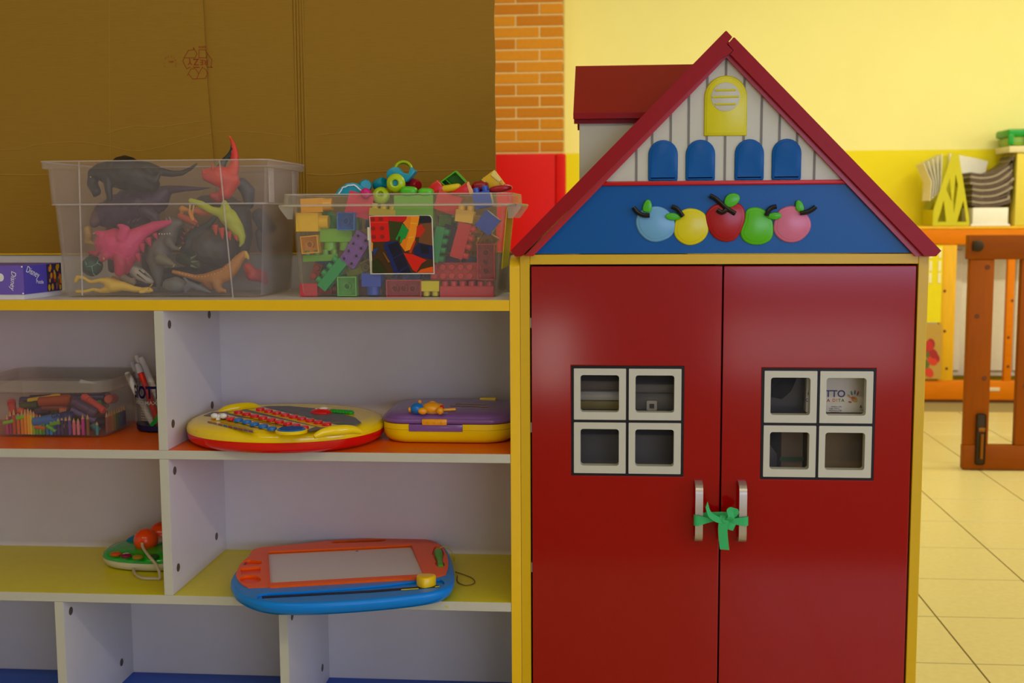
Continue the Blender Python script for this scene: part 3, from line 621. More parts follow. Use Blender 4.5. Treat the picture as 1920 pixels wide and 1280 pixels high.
# ribbon tied round both handles
GR = mat('green_felt', (58, 178, 100), .8, var=.12, scale=200, bump=.1)
rb = thing('ribbon', 'green fabric strip knotted around the two metal door handles', 'ribbon', (.197, -.03, .49))
hl, hr = .1575, .2345; zc = .4905
b = bm_new()
Wv = lambda w_, t=0: V((w_*math.sin(t), 0, w_*math.cos(t)))
ribbon(b, spline([(hl+.012, -.020, zc+.002), (hl-.004, -.022, zc), (hl-.0088, -.029, zc), (hl-.004, -.0345, zc), (hl+.012, -.0345, zc+.001), (.190, -.036, zc+.003)], 6), [Wv(.019)]*19+[Wv(.019-.0016*i) for i in range(12)]); obj('left_band', b, GR, rb)
b = bm_new(); ribbon(b, spline([(hr-.012, -.020, zc+.002), (hr+.004, -.022, zc), (hr+.0088, -.029, zc), (hr+.004, -.0345, zc), (hr-.012, -.0345, zc), (.204, -.036, zc+.001)], 6), [Wv(.016)]*19+[Wv(.016-.0008*i) for i in range(12)]); obj('right_band', b, GR, rb)
b = bm_new(); ribbon(b, [(hl+.012, -.020, zc+.004), (.197, -.0225, zc+.006), (hr-.012, -.020, zc+.004)], Wv(.016)); obj('rear_band', b, GR, rb)
b = bm_new(); ribbon(b, spline([(.2025, -.0375, zc+.011), (.2000, -.0405, zc+.004), (.1985, -.0395, zc-.012), (.2000, -.0375, zc-.032), (.2025, -.036, zc-.051)], 6), V((.0165, 0, -.001)), .0014); obj('tail', b, GR, rb)
b = bm_new(); ribbon(b, spline([(.198, -.039, zc+.002), (.186, -.042, zc+.006), (.1745, -.042, zc+.015), (.1695, -.041, zc+.031)], 6), [V((.0035, .004, .0095))]*19, .0014); obj('short_end', b, GR, rb)
b = bm_new(); ribbon(b, spline([(.204, -.037, zc+.004), (.2125, -.040, zc+.010), (.2205, -.041, zc+.019), (.2165, -.045, zc+.0265), (.2100, -.046, zc+.0215), (.2120, -.046, zc+.010), (.208, -.041, zc+.003)], 6), V((.012, .004, -.004)), .0014); obj('bow_loop', b, GR, rb)
b = bm_new(); ribbon(b, spline([(.203, -.036, zc-.002), (.210, -.038, zc-.007), (.219, -.037, zc-.010)], 6), V((.005, .0, .0125)), .0014); obj('lower_end', b, GR, rb)
b = bm_new(); ball(b, (.2015, -.038, zc+.003), .0085, (1.1, .55, .95), 2); obj('knot', b, GR, rb)

# ---------------------------------------------------------------- game box on the top shelf
TS = .8803
gb = thing('game_box', 'flat purple game box with white lettering at the left end of the shelf top', 'box', (-1.22, .06, TS))
PUR = mat('box_purple', (110, 88, 176), .5, var=.1, scale=60); PUB = mat('box_violet', (78, 66, 168), .5, var=.1, scale=60); TRY = mat('box_tray', (214, 210, 204), .6)
gq = [(-1.4, .004), (-1.0865, .0035), (-1.0765, .135), (-1.4, .150)]
obj('tray', prism(bm_new(), inset(gq, .0015), 'z', TS, TS+.052), TRY, gb, smooth=False)
o = obj('lid', prism(bm_new(), gq, 'z', TS+.0095, TS+.0635), PUR, gb, smooth=False)
fx = V((-1.0865, .0035, 0)); sxd = (V((-1.0765, .135, 0))-fx).normalized(); snrm = V((sxd.y, -sxd.x, 0))
def sd_(u, z, k=.0006): return fx+sxd*u+snrm*k+V((0, 0, TS+z))
polys = [([sd_(.0015, .0105), sd_(.078, .0105), sd_(.078, .0625), sd_(.0015, .0625)], (84, 72, 176)), ([sd_(.078, .0105), sd_(.130, .0105), sd_(.130, .0625), sd_(.078, .0625)], (60, 46, 80))]
random.seed(3)
for i in range(34):
    u, z = random.uniform(.082, .126), random.uniform(.015, .058); c = random.choice(((220, 170, 20), (226, 180, 30), (90, 130, 30), (200, 50, 40), (60, 100, 50), (150, 90, 110), (230, 160, 20), (60, 70, 120)))
    r = random.uniform(.003, .0055); polys.append(([sd_(min(.13, u+r*.8*math.cos(t)), z+r*1.2*math.sin(t), .0008+i*.00004) for t in [k*PI/5 for k in range(10)]], c))
printmesh('side_print', polys, gb, .6)
WT = mat('print_white', (232, 230, 226), .6)
lettering('Disney', .0135, (at(21.5, 507, .003).x, .0028, at(21.5, 507, .003).z), (-.12, 0, -1), (1, 0, -.12), WT, gb, sx=.95, shear=.35)
p_ = sd_(.006, .052, .0012); lettering('Disney', .018, p_, (sxd*.86+V((0, 0, -.30))), (sxd*.3+V((0, 0, .9))), WT, gb, sx=.9, shear=.3); p_ = sd_(.040, .0285, .0012); lettering('Puzzle', .010, p_, sxd+V((0, 0, -.1)), (0, 0, 1), WT, gb)
printmesh('front_dot', [([(x, .0028, z) for x, z in ell(at(1, 520, .0028).x, at(1, 520, .0028).z, .0065, .0075, 20)], (232, 230, 220))], gb)
for x, y in ((-1.0885, .0032),):
    b = bm_new(); ball(b, (x, .003, TS+.061), .0018, sub=1); ball(b, (x, .003, TS+.0115), .0018, sub=1); obj('worn_corner', b, WT, gb)

# ---------------------------------------------------------------- big clear bin of animals
FROST = clear('frosted_plastic', (226, 220, 216), .098, .3)
FROSTE = clear('frosted_plastic_edge', (236, 230, 222), .38, .25)
D_CX, D_CY = -.8475, .1725
db = thing('storage_bin', 'large frosted clear storage bin full of toy animals on the shelf top', 'storage bin', (D_CX, D_CY, TS))
def dloop(z, e=0):       # front plane leans outwards going up
    t = (z-TS)/.256
    return (z, D_CX+.0016*t, D_CY, .1945+.0135*t+e, .1125+.0135*t+e, .022)
b = bm_new(); tub(b, [dloop(TS, -.008), dloop(TS+.004, -.001), dloop(TS+.01), dloop(1.0565), dloop(1.0572, .0042), dloop(1.122, .0042), dloop(1.1225, .012), dloop(1.1365, .012)], .0022, .004); obj('body', b, FROST, db)
b = bm_new()
for z, e, h in ((1.0545, .0048, .0028), (1.1345, .0126, .0022)):
    lo = [(x, y, z) for x, y in rrect(*dloop(z, e)[1:])]; li = [(x, y, z) for x, y in rrect(*dloop(z, e-.003)[1:])]
    loft(b, [lo, [(x, y, z+h) for x, y, _ in lo], [(x, y, z+h) for x, y, _ in li], li], closed=True)
obj('rim_edge', b, FROSTE, db)
def dfy(z): return dloop(z)[2]-dloop(z)[4]
for (xa, ya), (xb, yb) in (((148, 302), (154.5, 554)), ((411.5, 299), (437, 558))):
    b = bm_new(); pts = []
    for k in range(9):
        x, y = xa+(xb-xa)*k/8, ya+(yb-ya)*k/8
        q = at(x, y, .06)
        for _ in range(3): q = at(x, y, dfy(q.z)-.0012-(.0042 if q.z > 1.0565 else 0))
        pts.append(q)
    ribbon(b, pts, V((.0024, 0, 0)), .0016); obj('rib', b, FROSTE, db)
b = bm_new(); q = dloop(1.09, .0042); bx(b, q[1]+q[3]-.0005, q[1]+q[3]+.0015, .07, .10, 1.058, 1.122); bx(b, q[1]+q[3]-.0005, q[1]+q[3]+.0015, .235, .25, 1.058, 1.122); obj('rib', b, FROSTE, db)

ANI = attrmat('toy_rubber', .42, .15, 260)
def critter(name, label, cat_, Y, chains, extras=(), vox=.0022):
    b = bm_new(); nodes = []; zmin = 9; cx = cz = 0
    for col, pts in chains:
        pp = []
        for x, y, dy, r in pts:
            q = at(60+x/3.658, 230+y/3.658, Y+dy); rr = r*1.12/3.658*(Y+dy+2.1)/F; q.x = min(max(q.x, D_CX-.187+rr), D_CX+.187-rr) if q.z < 1.12 else q.x; q.y = min(max(q.y, D_CY-.105+rr-.1*(q.z-TS)*0), D_CY+.105-rr); q.z = max(q.z, TS+.005+rr); pp.append((q, rr))
        for (p, r0), (q, r1) in zip(pp, pp[1:] or [pp[0]]):
            n = max(2, int((q-p).length/(min(r0, r1)*.45))+1)
            for k in range(n):
                t = k/(n-1) if n > 1 else 0; c = p.lerp(q, t); r = r0+(r1-r0)*t
                if (q-p).length == 0 and k: break
                ball(b, c, r, sub=2); nodes.append((c, r, col)); zmin = min(zmin, c.z-r)
    me = bpy.data.meshes.new('tmp'); b.to_mesh(me); b.free(); t = bpy.data.objects.new('tmp', me); C.objects.link(t)
    rm = t.modifiers.new('r', 'REMESH'); rm.mode = 'VOXEL'; rm.voxel_size = vox
    sm = t.modifiers.new('s', 'SMOOTH'); sm.iterations = 3
    bpy.context.view_layer.update(); m2 = bpy.data.meshes.new_from_object(t.evaluated_get(bpy.context.evaluated_depsgraph_get()))
    bpy.data.objects.remove(t); bpy.data.meshes.remove(me)
    ctr = sum((n[0] for n in nodes), V((0, 0, 0)))/len(nodes); root = thing(name, label, cat_, (ctr.x, ctr.y, zmin))
    cols = []
    for p in m2.polygons:
        c = p.center; best = min(nodes, key=lambda n: (n[0]-c).length-n[1]); cols.append(lin(best[2])); p.use_smooth = True
    for v in m2.vertices: v.co -= root.location
    setcol(m2, cols); m2.materials.clear(); m2.materials.append(ANI); m2.name = 'body'
    o = bpy.data.objects.new('body', m2); C.objects.link(o); o.parent = root
    for nm, col, items in extras:              # spikes, teeth, eyes: (x, y, dy, tip dx, tip dy, base radius)
        bb = bm_new()
        for x, y, dy, tx, ty, r in items:
            p = at(60+x/3.658, 230+y/3.658, Y+dy); q = at(60+(x+tx)/3.658, 230+(y+ty)/3.658, Y+dy); rr = r/3.658*(Y+2.1)/F
            if tx == 0 and ty == 0: ball(bb, p, rr, sub=1)
            else: tube(bb, [p, p.lerp(q, .55), q], [rr, rr*.6, rr*.06], 6)
        obj(nm, bb, mat('toy_%s_%d_%d_%d' % (nm, *col), col, .4), root)
    return root
DK, PL, PK, GY_, TN = (14, 16, 20), (70, 42, 78), (232, 56, 122), (96, 92, 92), (170, 140, 70)
critter('toy_dinosaur', 'black long-tailed toy dinosaur arching above the rim of the big bin', 'toy animal', .150, [
    (DK, [(425, 350, 0, 40), (480, 335, 0, 58), (560, 350, .0, 88), (640, 345, .0, 112), (720, 370, .0, 96), (810, 420, 0, 62)]),
    (DK, [(720, 320, 0, 60), (800, 310, 0, 38), (880, 335, 0, 28), (960, 350, 0, 22), (1030, 345, 0, 17), (1090, 312, 0, 12), (1130, 280, 0, 8)]),
    (DK, [(420, 350, 0, 34), (415, 420, 0, 36), (440, 470, -.01, 32)]), ((60, 66, 60), [(440, 465, -.01, 22), (430, 500, -.012, 12)]),
    (DK, [(520, 380, -.015, 36), (525, 460, -.02, 24), (535, 520, -.02, 20), (510, 540, -.02, 12)]), (DK, [(760, 360, -.01, 42), (845, 400, -.015, 20), (870, 360, -.012, 14)])],
    [('eye', (220, 200, 120), [(402, 372, -.013, 0, 0, 5)])])
critter('toy_dinosaur', 'dark plum toy dinosaur with thin pointed tail lying across the bin middle', 'toy animal', .198, [
    (PL, [(370, 640, 0, 66), (480, 630, 0, 86), (620, 600, 0, 112), (740, 570, 0, 120), (850, 530, 0, 84), (930, 460, 0, 30), (1040, 452, -.01, 20), (1140, 452, -.012, 13), (1230, 446, -.012, 5)]),
    (PL, [(640, 520, -.01, 60), (700, 480, -.01, 30)]), ((70, 46, 76), [(780, 600, -.03, 45), (840, 640, -.035, 30), (860, 690, -.035, 22)]), ((100, 64, 70), [(370, 640, -.01, 52), (420, 690, -.02, 30)])],
    [('spike', (96, 84, 100), [(655, 690, -.05, 25, -35, 6), (690, 680, -.05, 30, -30, 6), (720, 670, -.05, 35, -25, 6)])])
RD, OG = (226, 58, 40), (226, 110, 30)
critter('toy_dragon', 'red toy dragon whose curved orange-tipped tail rises over the bin rim', 'toy animal', .150, [
    (RD, [(1210, 360, 0, 44), (1290, 370, 0, 68), (1360, 400, .005, 60), (1330, 480, 0, 45)]), ((190, 44, 36), [(1330, 480, 0, 45), (1280, 520, 0, 32), (1240, 500, -.01, 24)]),
    ((34, 50, 44), [(1290, 320, .014, 30), (1318, 262, .016, 20), (1352, 225, .016, 16), (1372, 185, .017, 13), (1370, 150, .017, 8)]), (RD, [(1360, 350, .010, 50), (1390, 300, .016, 30), (1394, 230, .016, 23), (1390, 180, .018, 18), (1376, 135, .018, 13), (1360, 103, .018, 9)]), (OG, [(1360, 103, .018, 9), (1352, 90, .018, 7)]),
    ((60, 66, 80), [(1440, 420, .03, 40), (1480, 470, .03, 46), (1490, 560, .03, 30)])],
    [('horn', (200, 60, 40), [(1180, 350, -.02, -20, -50, 10), (1240, 320, -.02, -10, -50, 10)])])
YGN = (190, 200, 40)
critter('toy_dragon', 'lime green toy dragon with orange claws at the right of the big bin', 'toy animal', .118, [
    (YGN, [(1090, 535, 0, 18), (1160, 560, 0, 24), (1230, 600, 0, 26), (1300, 620, 0, 34), (1350, 650, 0, 58), (1400, 720, 0, 48), (1436, 780, 0, 28), (1440, 820, 0, 16), (1425, 848, 0, 8)]),
    (YGN, [(1330, 600, 0, 36), (1320, 550, 0, 20)]), ((206, 96, 40), [(1230, 610, .02, 30), (1160, 610, .012, 30), (1110, 600, .0, 16), (1085, 620, -.004, 14), (1100, 660, -.006, 14), (1130, 680, -.006, 9)]), ((232, 150, 40), [(1085, 612, -.006, 15), (1100, 660, -.008, 14)])],
    [('fin', (206, 66, 44), [(1255, 700, -.012, 10, 75, 24), (1300, 720, -.014, 8, 80, 24), (1350, 745, -.014, 10, 60, 22), (1396, 775, -.012, 14, 40, 16)]), ('claw', (226, 180, 110), [(1085, 560, -.01, -6, 60, 7), (1110, 565, -.01, -10, 60, 7)])])
critter('toy_claw', 'orange and yellow toy arm poking between the plum and lime animals', 'toy animal', .160, [((216, 90, 36), [(1020, 640, 0, 22), (1060, 660, 0, 24), (1120, 690, 0, 16)]), ((232, 160, 40), [(1030, 590, -.002, 22), (1070, 600, -.002, 14)])])
critter('toy_dinosaur', 'pink toy dinosaur with raised tail in the left half of the big bin', 'toy animal', .110, [
    (PK, [(475, 800, 0, 34), (500, 830, 0, 66), (570, 835, .0, 104), (640, 850, 0, 100), (700, 800, 0, 70), (760, 750, 0, 44), (840, 710, 0, 34), (920, 690, 0, 22), (950, 680, 0, 14)]),
    (PK, [(500, 830, -.012, 44), (480, 770, -.014, 30), (455, 755, -.014, 17), (430, 757, -.014, 9)]), (PK, [(620, 790, -.02, 40), (640, 735, -.022, 32), (610, 708, -.022, 16), (590, 704, -.022, 9)]),
    ((200, 44, 84), [(600, 910, -.014, 46), (608, 970, -.018, 42), (600, 1020, -.018, 34)]), ((190, 40, 74), [(680, 920, -.004, 40), (660, 980, -.006, 26), (650, 1025, -.006, 15)]), ((186, 44, 70), [(440, 900, -.004, 20), (400, 890, -.004, 14), (385, 890, -.004, 8)]), ((200, 50, 90), [(500, 910, -.02, 34), (480, 935, -.02, 22)])],
    [('back_plate', (200, 48, 84), [(750, 830, -.006, 15, 60, 30), (795, 790, -.006, 20, 60, 28), (840, 760, -.006, 20, 40, 20), (720, 900, -.006, 20, 60, 30)]), ('claw', (220, 180, 140), [(490, 925, -.03, 6, 18, 5), (430, 757, -.02, -16, 6, 5)])])
critter('toy_giraffe', 'yellow toy giraffe lying on the floor of the big bin', 'toy animal', .098, [
    ((250, 208, 60), [(300, 1085, -.004, 14), (310, 1058, -.004, 14), (345, 1058, -.004, 12), (400, 1093, 0, 13), (470, 1080, 0, 16), (520, 1090, 0, 30), (560, 1120, 0, 44), (620, 1120, 0, 32), (700, 1140, 0, 22), (760, 1148, 0, 18), (800, 1146, 0, 21), (822, 1150, 0, 12)]),
    ((250, 208, 60), [(305, 1160, -.004, 13), (310, 1176, -.004, 14), (360, 1170, -.004, 13), (420, 1142, 0, 13), (470, 1158, 0, 16), (530, 1150, 0, 28)]), ((220, 170, 40), [(806, 1130, -.01, 7), (826, 1106, -.012, 7)]), ((250, 208, 60), [(745, 1170, -.01, 15), (765, 1160, -.008, 12)]), ((190, 120, 50), [(575, 1082, .01, 24), (555, 1060, .012, 13)])],
    [('eye', (60, 50, 30), [(800, 1140, -.021, 0, 0, 5)])])
critter('toy_turtle', 'dark green toy turtle shell standing on edge left of the giraffe', 'toy animal', .120, [((30, 84, 66), [(410, 985, .006, 66), (416, 980, -.002, 66)]), ((40, 70, 50), [(410, 920, .01, 24), (440, 905, .01, 12)])],
    [('shell_line', (100, 170, 140), [(410, 985, -.0325, 45, -25, 4), (410, 985, -.0325, 10, 55, 4), (410, 985, -.0325, -46, 0, 4), (445, 965, -.031, 12, -30, 4), (420, 1035, -.029, 20, 20, 4), (375, 975, -.031, -14, -30, 4), (450, 965, -.031, 30, 14, 4)])])
critter('toy_eagle', 'cream and brown toy eagle with striped wing behind the giraffe', 'toy animal', .126, [((214, 206, 180), [(700, 1010, 0, 34), (745, 1040, 0, 42), (790, 1070, 0, 32), (825, 1090, 0, 14)]), ((178, 158, 110), [(600, 1030, .004, 22), (630, 1060, .004, 32), (690, 1090, .004, 26)]), ((70, 52, 50), [(680, 990, .002, 22), (665, 1040, .004, 22), (690, 1080, .004, 16)])],
    [('feather', (60, 56, 52), [(735, 1010, -.022, 70, 60, 6), (720, 1040, -.022, 70, 50, 6), (770, 1030, -.022, 60, 50, 5)])])
TR = (104, 100, 94)
critter('toy_dinosaur', 'grey upright toy dinosaur with a row of white teeth in mid bin', 'toy animal', .122, [
    (TR, [(905, 740, 0, 28), (960, 700, 0, 48), (1010, 690, 0, 28)]), (TR, [(960, 720, 0, 46), (930, 790, .002, 58), (880, 870, .002, 78), (850, 940, 0, 60), (860, 1020, 0, 38), (870, 1090, 0, 22), (868, 1135, 0, 12)]), (TR, [(935, 810, -.014, 30), (970, 860, -.018, 18), (1005, 868, -.02, 12)]), ((124, 118, 96), [(880, 930, -.016, 40), (940, 960, -.02, 24), (975, 975, -.022, 12)])],
    [('tooth', (236, 232, 206), [(872+18*i, 758+2*math.sin(i), -.019, 2, 9, 6) for i in range(5)]), ('horn', (150, 140, 110), [(930, 680, -.012, -14, -34, 7), (950, 668, -.012, -12, -32, 7)]), ('claw', (206, 196, 150), [(1010, 862, -.022, 16, -14, 5), (975, 978, -.024, -12, 16, 5)])])
critter('toy_dinosaur', 'large dark grey toy dinosaur with red back spikes right of the toothed one', 'toy animal', .185, [((84, 80, 80), [(1150, 860, 0, 70), (1220, 850, .0, 118), (1290, 870, .0, 105)]), ((44, 58, 54), [(1140, 900, -.01, 60), (1060, 870, -.012, 40), (1070, 800, -.014, 34), (1130, 740, -.012, 30), (1210, 700, -.01, 22), (1280, 620, -.004, 14)])],
    [('spike', (190, 70, 70), [(1042, 830, -.03, -18, -12, 10), (1036, 795, -.03, -18, -12, 10), (1050, 765, -.03, -16, -18, 10), (1075, 742, -.03, -12, -18, 10), (1105, 725, -.03, -8, -20, 10), (1140, 712, -.03, -6, -20, 8)])])
critter('toy_crocodile', 'dark green spiny toy lizard behind the brown toy dinosaur', 'toy animal', .160, [((46, 62, 40), [(1020, 930, 0, 36), (1080, 950, 0, 40), (1140, 980, 0, 34)])], [('spike', (120, 140, 100), [(1090, 930, -.02, 40, -20, 9), (1095, 955, -.02, 50, -6, 9), (1090, 980, -.02, 45, 16, 9)])])
BR = (200, 130, 44)
critter('toy_dinosaur', 'brown long-necked toy dinosaur with yellow head on the bin floor at right', 'toy animal', .112, [
    (BR, [(970, 1022, -.002, 14), (1040, 1040, -.002, 17), (1120, 1062, 0, 20), (1190, 1070, 0, 34), (1260, 1065, 0, 52), (1330, 1040, 0, 50), (1380, 990, 0, 42), (1420, 935, 0, 32), (1455, 895, 0, 20)]), ((224, 184, 40), [(1462, 892, 0, 16), (1478, 915, 0, 13), (1484, 935, 0, 9)]),
    ((190, 130, 50), [(1270, 1110, -.01, 32), (1285, 1150, -.012, 20), (1320, 1150, -.012, 13), (1328, 1172, -.012, 10)]), ((176, 112, 40), [(1190, 1090, .0, 30), (1230, 1130, .0, 22)])],
    [('spine', (226, 180, 110), [(1010+22*i, 1030+ (28*math.sin(i*.26) if i < 12 else 0), -.016, 3, -9, 4) for i in range(13)]+[(1300+16*i, 1022-15*i, -.02, -4, -10, 4) for i in range(6)])])
critter('toy_ray', 'smooth grey rounded toy sea animal beside the giraffe head', 'toy animal', .100, [((116, 116, 110), [(940, 1112, 0, 42), (985, 1112, 0, 54), (1030, 1118, 0, 40)]), ((110, 114, 118), [(1050, 1130, -.008, 22), (1090, 1110, -.01, 22), (1140, 1130, -.01, 22), (1220, 1165, -.008, 10)]), ((110, 114, 118), [(1085, 1110, -.012, 14), (1040, 1060, -.012, 8)]), ((110, 114, 118), [(1085, 1120, -.012, 13), (1050, 1175, -.012, 7)])])
critter('toy_octopus', 'coral red toy in the right rear corner of the big bin', 'toy animal', .165, [((222, 74, 60), [(1480, 990, 0, 30), (1510, 1040, 0, 44), (1570, 1050, .02, 40), (1600, 1090, .03, 24)])])
critter('toy_horse', 'tan toy animal head at the left edge behind the pink dinosaur', 'toy animal', .150, [((190, 150, 60), [(375, 730, 0, 24), (390, 780, 0, 26), (360, 820, 0, 18), (420, 830, .0, 13)])])
critter('toy_bear', 'dark brown toy animal behind the right wall of the big bin', 'toy animal', .235, [((52, 46, 40), [(1560, 640, 0, 50), (1600, 700, 0, 52), (1640, 720, .01, 34)]), ((52, 46, 40), [(1560, 760, 0, 30), (1570, 860, 0, 22)])])
critter('toy_panther', 'charcoal toy animal deep in the big bin behind the plum dinosaur', 'toy animal', .255, [((64, 58, 60), [(420, 740, 0, 60), (560, 780, 0, 80), (700, 760, 0, 70), (850, 800, 0, 80), (980, 770, 0, 70)]), ((64, 58, 60), [(500, 860, 0, 40), (480, 1000, 0, 30)]), ((64, 58, 60), [(800, 900, 0, 50), (790, 1040, 0, 30)])], vox=.003)
critter('toy_whale', 'dark blue grey toy animal lying deep on the floor of the big bin', 'toy animal', .240, [((56, 60, 66), [(700, 1080, 0, 50), (900, 1060, 0, 60), (1100, 1050, 0, 66), (1300, 1000, 0, 60)])], vox=.003)
critter('toy_gorilla', 'shadowy grey toy animal under the red dragon at the right', 'toy animal', .245, [((70, 70, 76), [(1180, 560, 0, 60), (1320, 560, 0, 70), (1430, 620, 0, 66), (1450, 760, 0, 60), (1440, 880, 0, 50)])], vox=.003)

# ---------------------------------------------------------------- clear bin of bricks
CLR = clear('clear_plastic', (234, 230, 214), .080, .22); CLRE = clear('clear_plastic_edge', (240, 236, 220), .40, .2)
L_CX, L_CY = -.3985, .1725
lb = thing('brick_bin', 'clear plastic bin with a photo label heaped with coloured toy bricks', 'storage bin', (L_CX, L_CY, TS))
def lloop(z, e=0):
    t = (z-TS)/.17
    return (z, L_CX+.0050*t, L_CY, .1895+.0115*t+e, .0975+.0135*t+e, .020)
b = bm_new(); tub(b, [lloop(TS, -.006), lloop(TS+.003, -.001), lloop(TS+.009), lloop(1.0485), lloop(1.0500, .0165), lloop(1.0525, .0175), lloop(1.0545, .0135), lloop(1.068, .0115), lloop(1.0725, .0095)], .0022, .003); obj('body', b, CLR, lb)
b = bm_new()
for z, e, h in ((1.0495, .0182, .003), (1.0705, .0104, .002)):
    lo = [(x, y, z) for x, y in rrect(*lloop(z, e)[1:])]; li = [(x, y, z) for x, y in rrect(*lloop(z, e-.003)[1:])]
    loft(b, [lo, [(x, y, z+h) for x, y, _ in lo], [(x, y, z+h) for x, y, _ in li], li], closed=True)
obj('rim_edge', b, CLRE, lb)
q = lloop(1.05)
for sg, ex in ((-1, q[1]-q[3]), (1, q[1]+q[3])):
    b = bm_new(); prism(b, [(ex+sg*.001, 1.052), (ex+sg*.026, 1.052), (ex+sg*.027, 1.046), (ex+sg*.012, 1.026), (ex+sg*.002, 1.026)], 'y', .085, .087); prism(b, [(ex+sg*.001, 1.052), (ex+sg*.026, 1.052), (ex+sg*.027, 1.046), (ex+sg*.012, 1.026), (ex+sg*.002, 1.026)], 'y', .245, .247)
    bx(b, *sorted((ex+sg*.002, ex+sg*.0275)), .087, .245, 1.0475, 1.0515)
    b2 = bm_new(); obj('handle', b, CLRE, lb, smooth=False); tube(b2, [(ex+sg*.0265, .085, 1.0505), (ex+sg*.0265, .247, 1.0505)], .0026, 8); obj('handle_bead', b2, CLRE, lb)
b = bm_new(); sp = []
for z in (.932, 1.0, 1.046): l_ = lloop(z); sp.append(V((l_[1]+l_[3]+.0008, .16, z)))
ribbon(b, sp, V((0, .145, 0)), .0008); obj('side_card', b, mat('card_bright_yellow', (255, 240, 70), .6), lb, label='yellow card on its right side')
def lfy(z): return lloop(z)[2]-lloop(z)[4]
def lq(zx, zy, k=0.):              # point on the front wall's outer face from a 3.918x view whose corner is (510, 290)
    x, y = 510+zx/3.918, 290+zy/3.918; p = at(x, y, .07)
    for _ in range(4): p = at(x, y, lfy(p.z)-k)
    return p
def pl(pts, c, k): return ([lq(*p, .0008+k*.00006) for p in pts], c)
def z5(pts): return [((680+x/9.14-510)*3.918, (390+y/9.14-290)*3.918) for x, y in pts]
ph = [pl([(714, 449), (1165, 444), (1180, 470), (1195, 876), (735, 878)], (228, 224, 200), 0), pl([(720, 456), (1160, 450), (1172, 470), (1187, 868), (740, 871)], (70, 44, 14), 1)]
k = 2
for pts, c in (([(450, 220), (660, 250), (620, 420), (560, 540), (460, 540)], (52, 62, 10)), ([(980, 270), (1180, 250), (1195, 640), (960, 600)], (120, 72, 34)), ([(960, 130), (1120, 130), (1170, 160), (1178, 245), (970, 250)], (26, 24, 40)),
    ([(124, 145), (435, 140), (465, 550), (440, 570), (150, 580)], (226, 10, 6)), ([(135, 238), (430, 236), (430, 250), (135, 252)], (240, 60, 30)), ([(440, 140), (760, 140), (750, 190), (670, 240), (440, 215)], (206, 6, 20)),
    ([(760, 140), (975, 135), (930, 380), (860, 700), (725, 742), (640, 620), (770, 420), (790, 380), (690, 250), (750, 190)], (240, 130, 0)), ([(835, 140), (975, 135), (915, 430), (845, 700), (725, 742), (780, 500)], (250, 150, 10)), ([(820, 250), (930, 262), (930, 272), (820, 262)], (255, 190, 40)), ([(775, 500), (870, 488), (870, 500), (775, 512)], (255, 190, 40)),
    ([(680, 265), (795, 375), (730, 530), (690, 530), (665, 605), (630, 585), (650, 500), (620, 470), (595, 555), (560, 535), (610, 440)], (18, 150, 50)), ([(930, 310), (1000, 275), (1075, 370), (1000, 490), (910, 500)], (206, 40, 10)),
    ([(880, 560), (915, 560), (830, 780), (790, 760)], (200, 50, 6)), ([(355, 640), (410, 580), (600, 565), (835, 1110), (540, 1110)], (12, 34, 92)), ([(425, 630), (600, 570), (685, 770), (520, 850)], (10, 14, 40)), ([(525, 870), (690, 780), (775, 985), (610, 1085)], (10, 14, 44)), ([(630, 1105), (780, 1000), (825, 1110)], (10, 14, 40)),
    ([(960, 590), (1200, 650), (1205, 880), (880, 810), (880, 690)], (20, 24, 74)), ([(985, 620), (1130, 650), (1140, 790), (1000, 770)], (8, 10, 34)), ([(700, 770), (860, 790), (1000, 850), (1100, 890), (1010, 950), (920, 1100), (860, 1060), (770, 900)], (226, 24, 4)), ([(1000, 1050), (1205, 1000), (1215, 1105), (930, 1110)], (236, 90, 10)),
    ([(150, 575), (178, 600), (172, 745), (150, 720)], (236, 150, 10)), ([(175, 700), (275, 680), (190, 830)], (30, 60, 110)), ([(160, 900), (260, 870), (400, 1060), (380, 1110), (165, 1110)], (44, 52, 14)), ([(345, 760), (360, 755), (470, 920), (440, 935)], (140, 84, 4))):
    ph.append(pl(z5(pts), c, k)); k += 1
for x, y in ((175, 195), (310, 190), (180, 350), (330, 345), (190, 495), (335, 490)):
    ph.append(pl(z5(ell(x, y, 36, 36, 12)), (150, 30, 16), k)); k += 1
printmesh('photo_label', ph, lb, .25)
printmesh('tape', [pl([(703, 535), (716, 535), (737, 878), (722, 878)], (206, 196, 160), 0), pl([(700, 532), (716, 532), (719, 628), (702, 628)], (224, 216, 176), 1)], lb, .3)

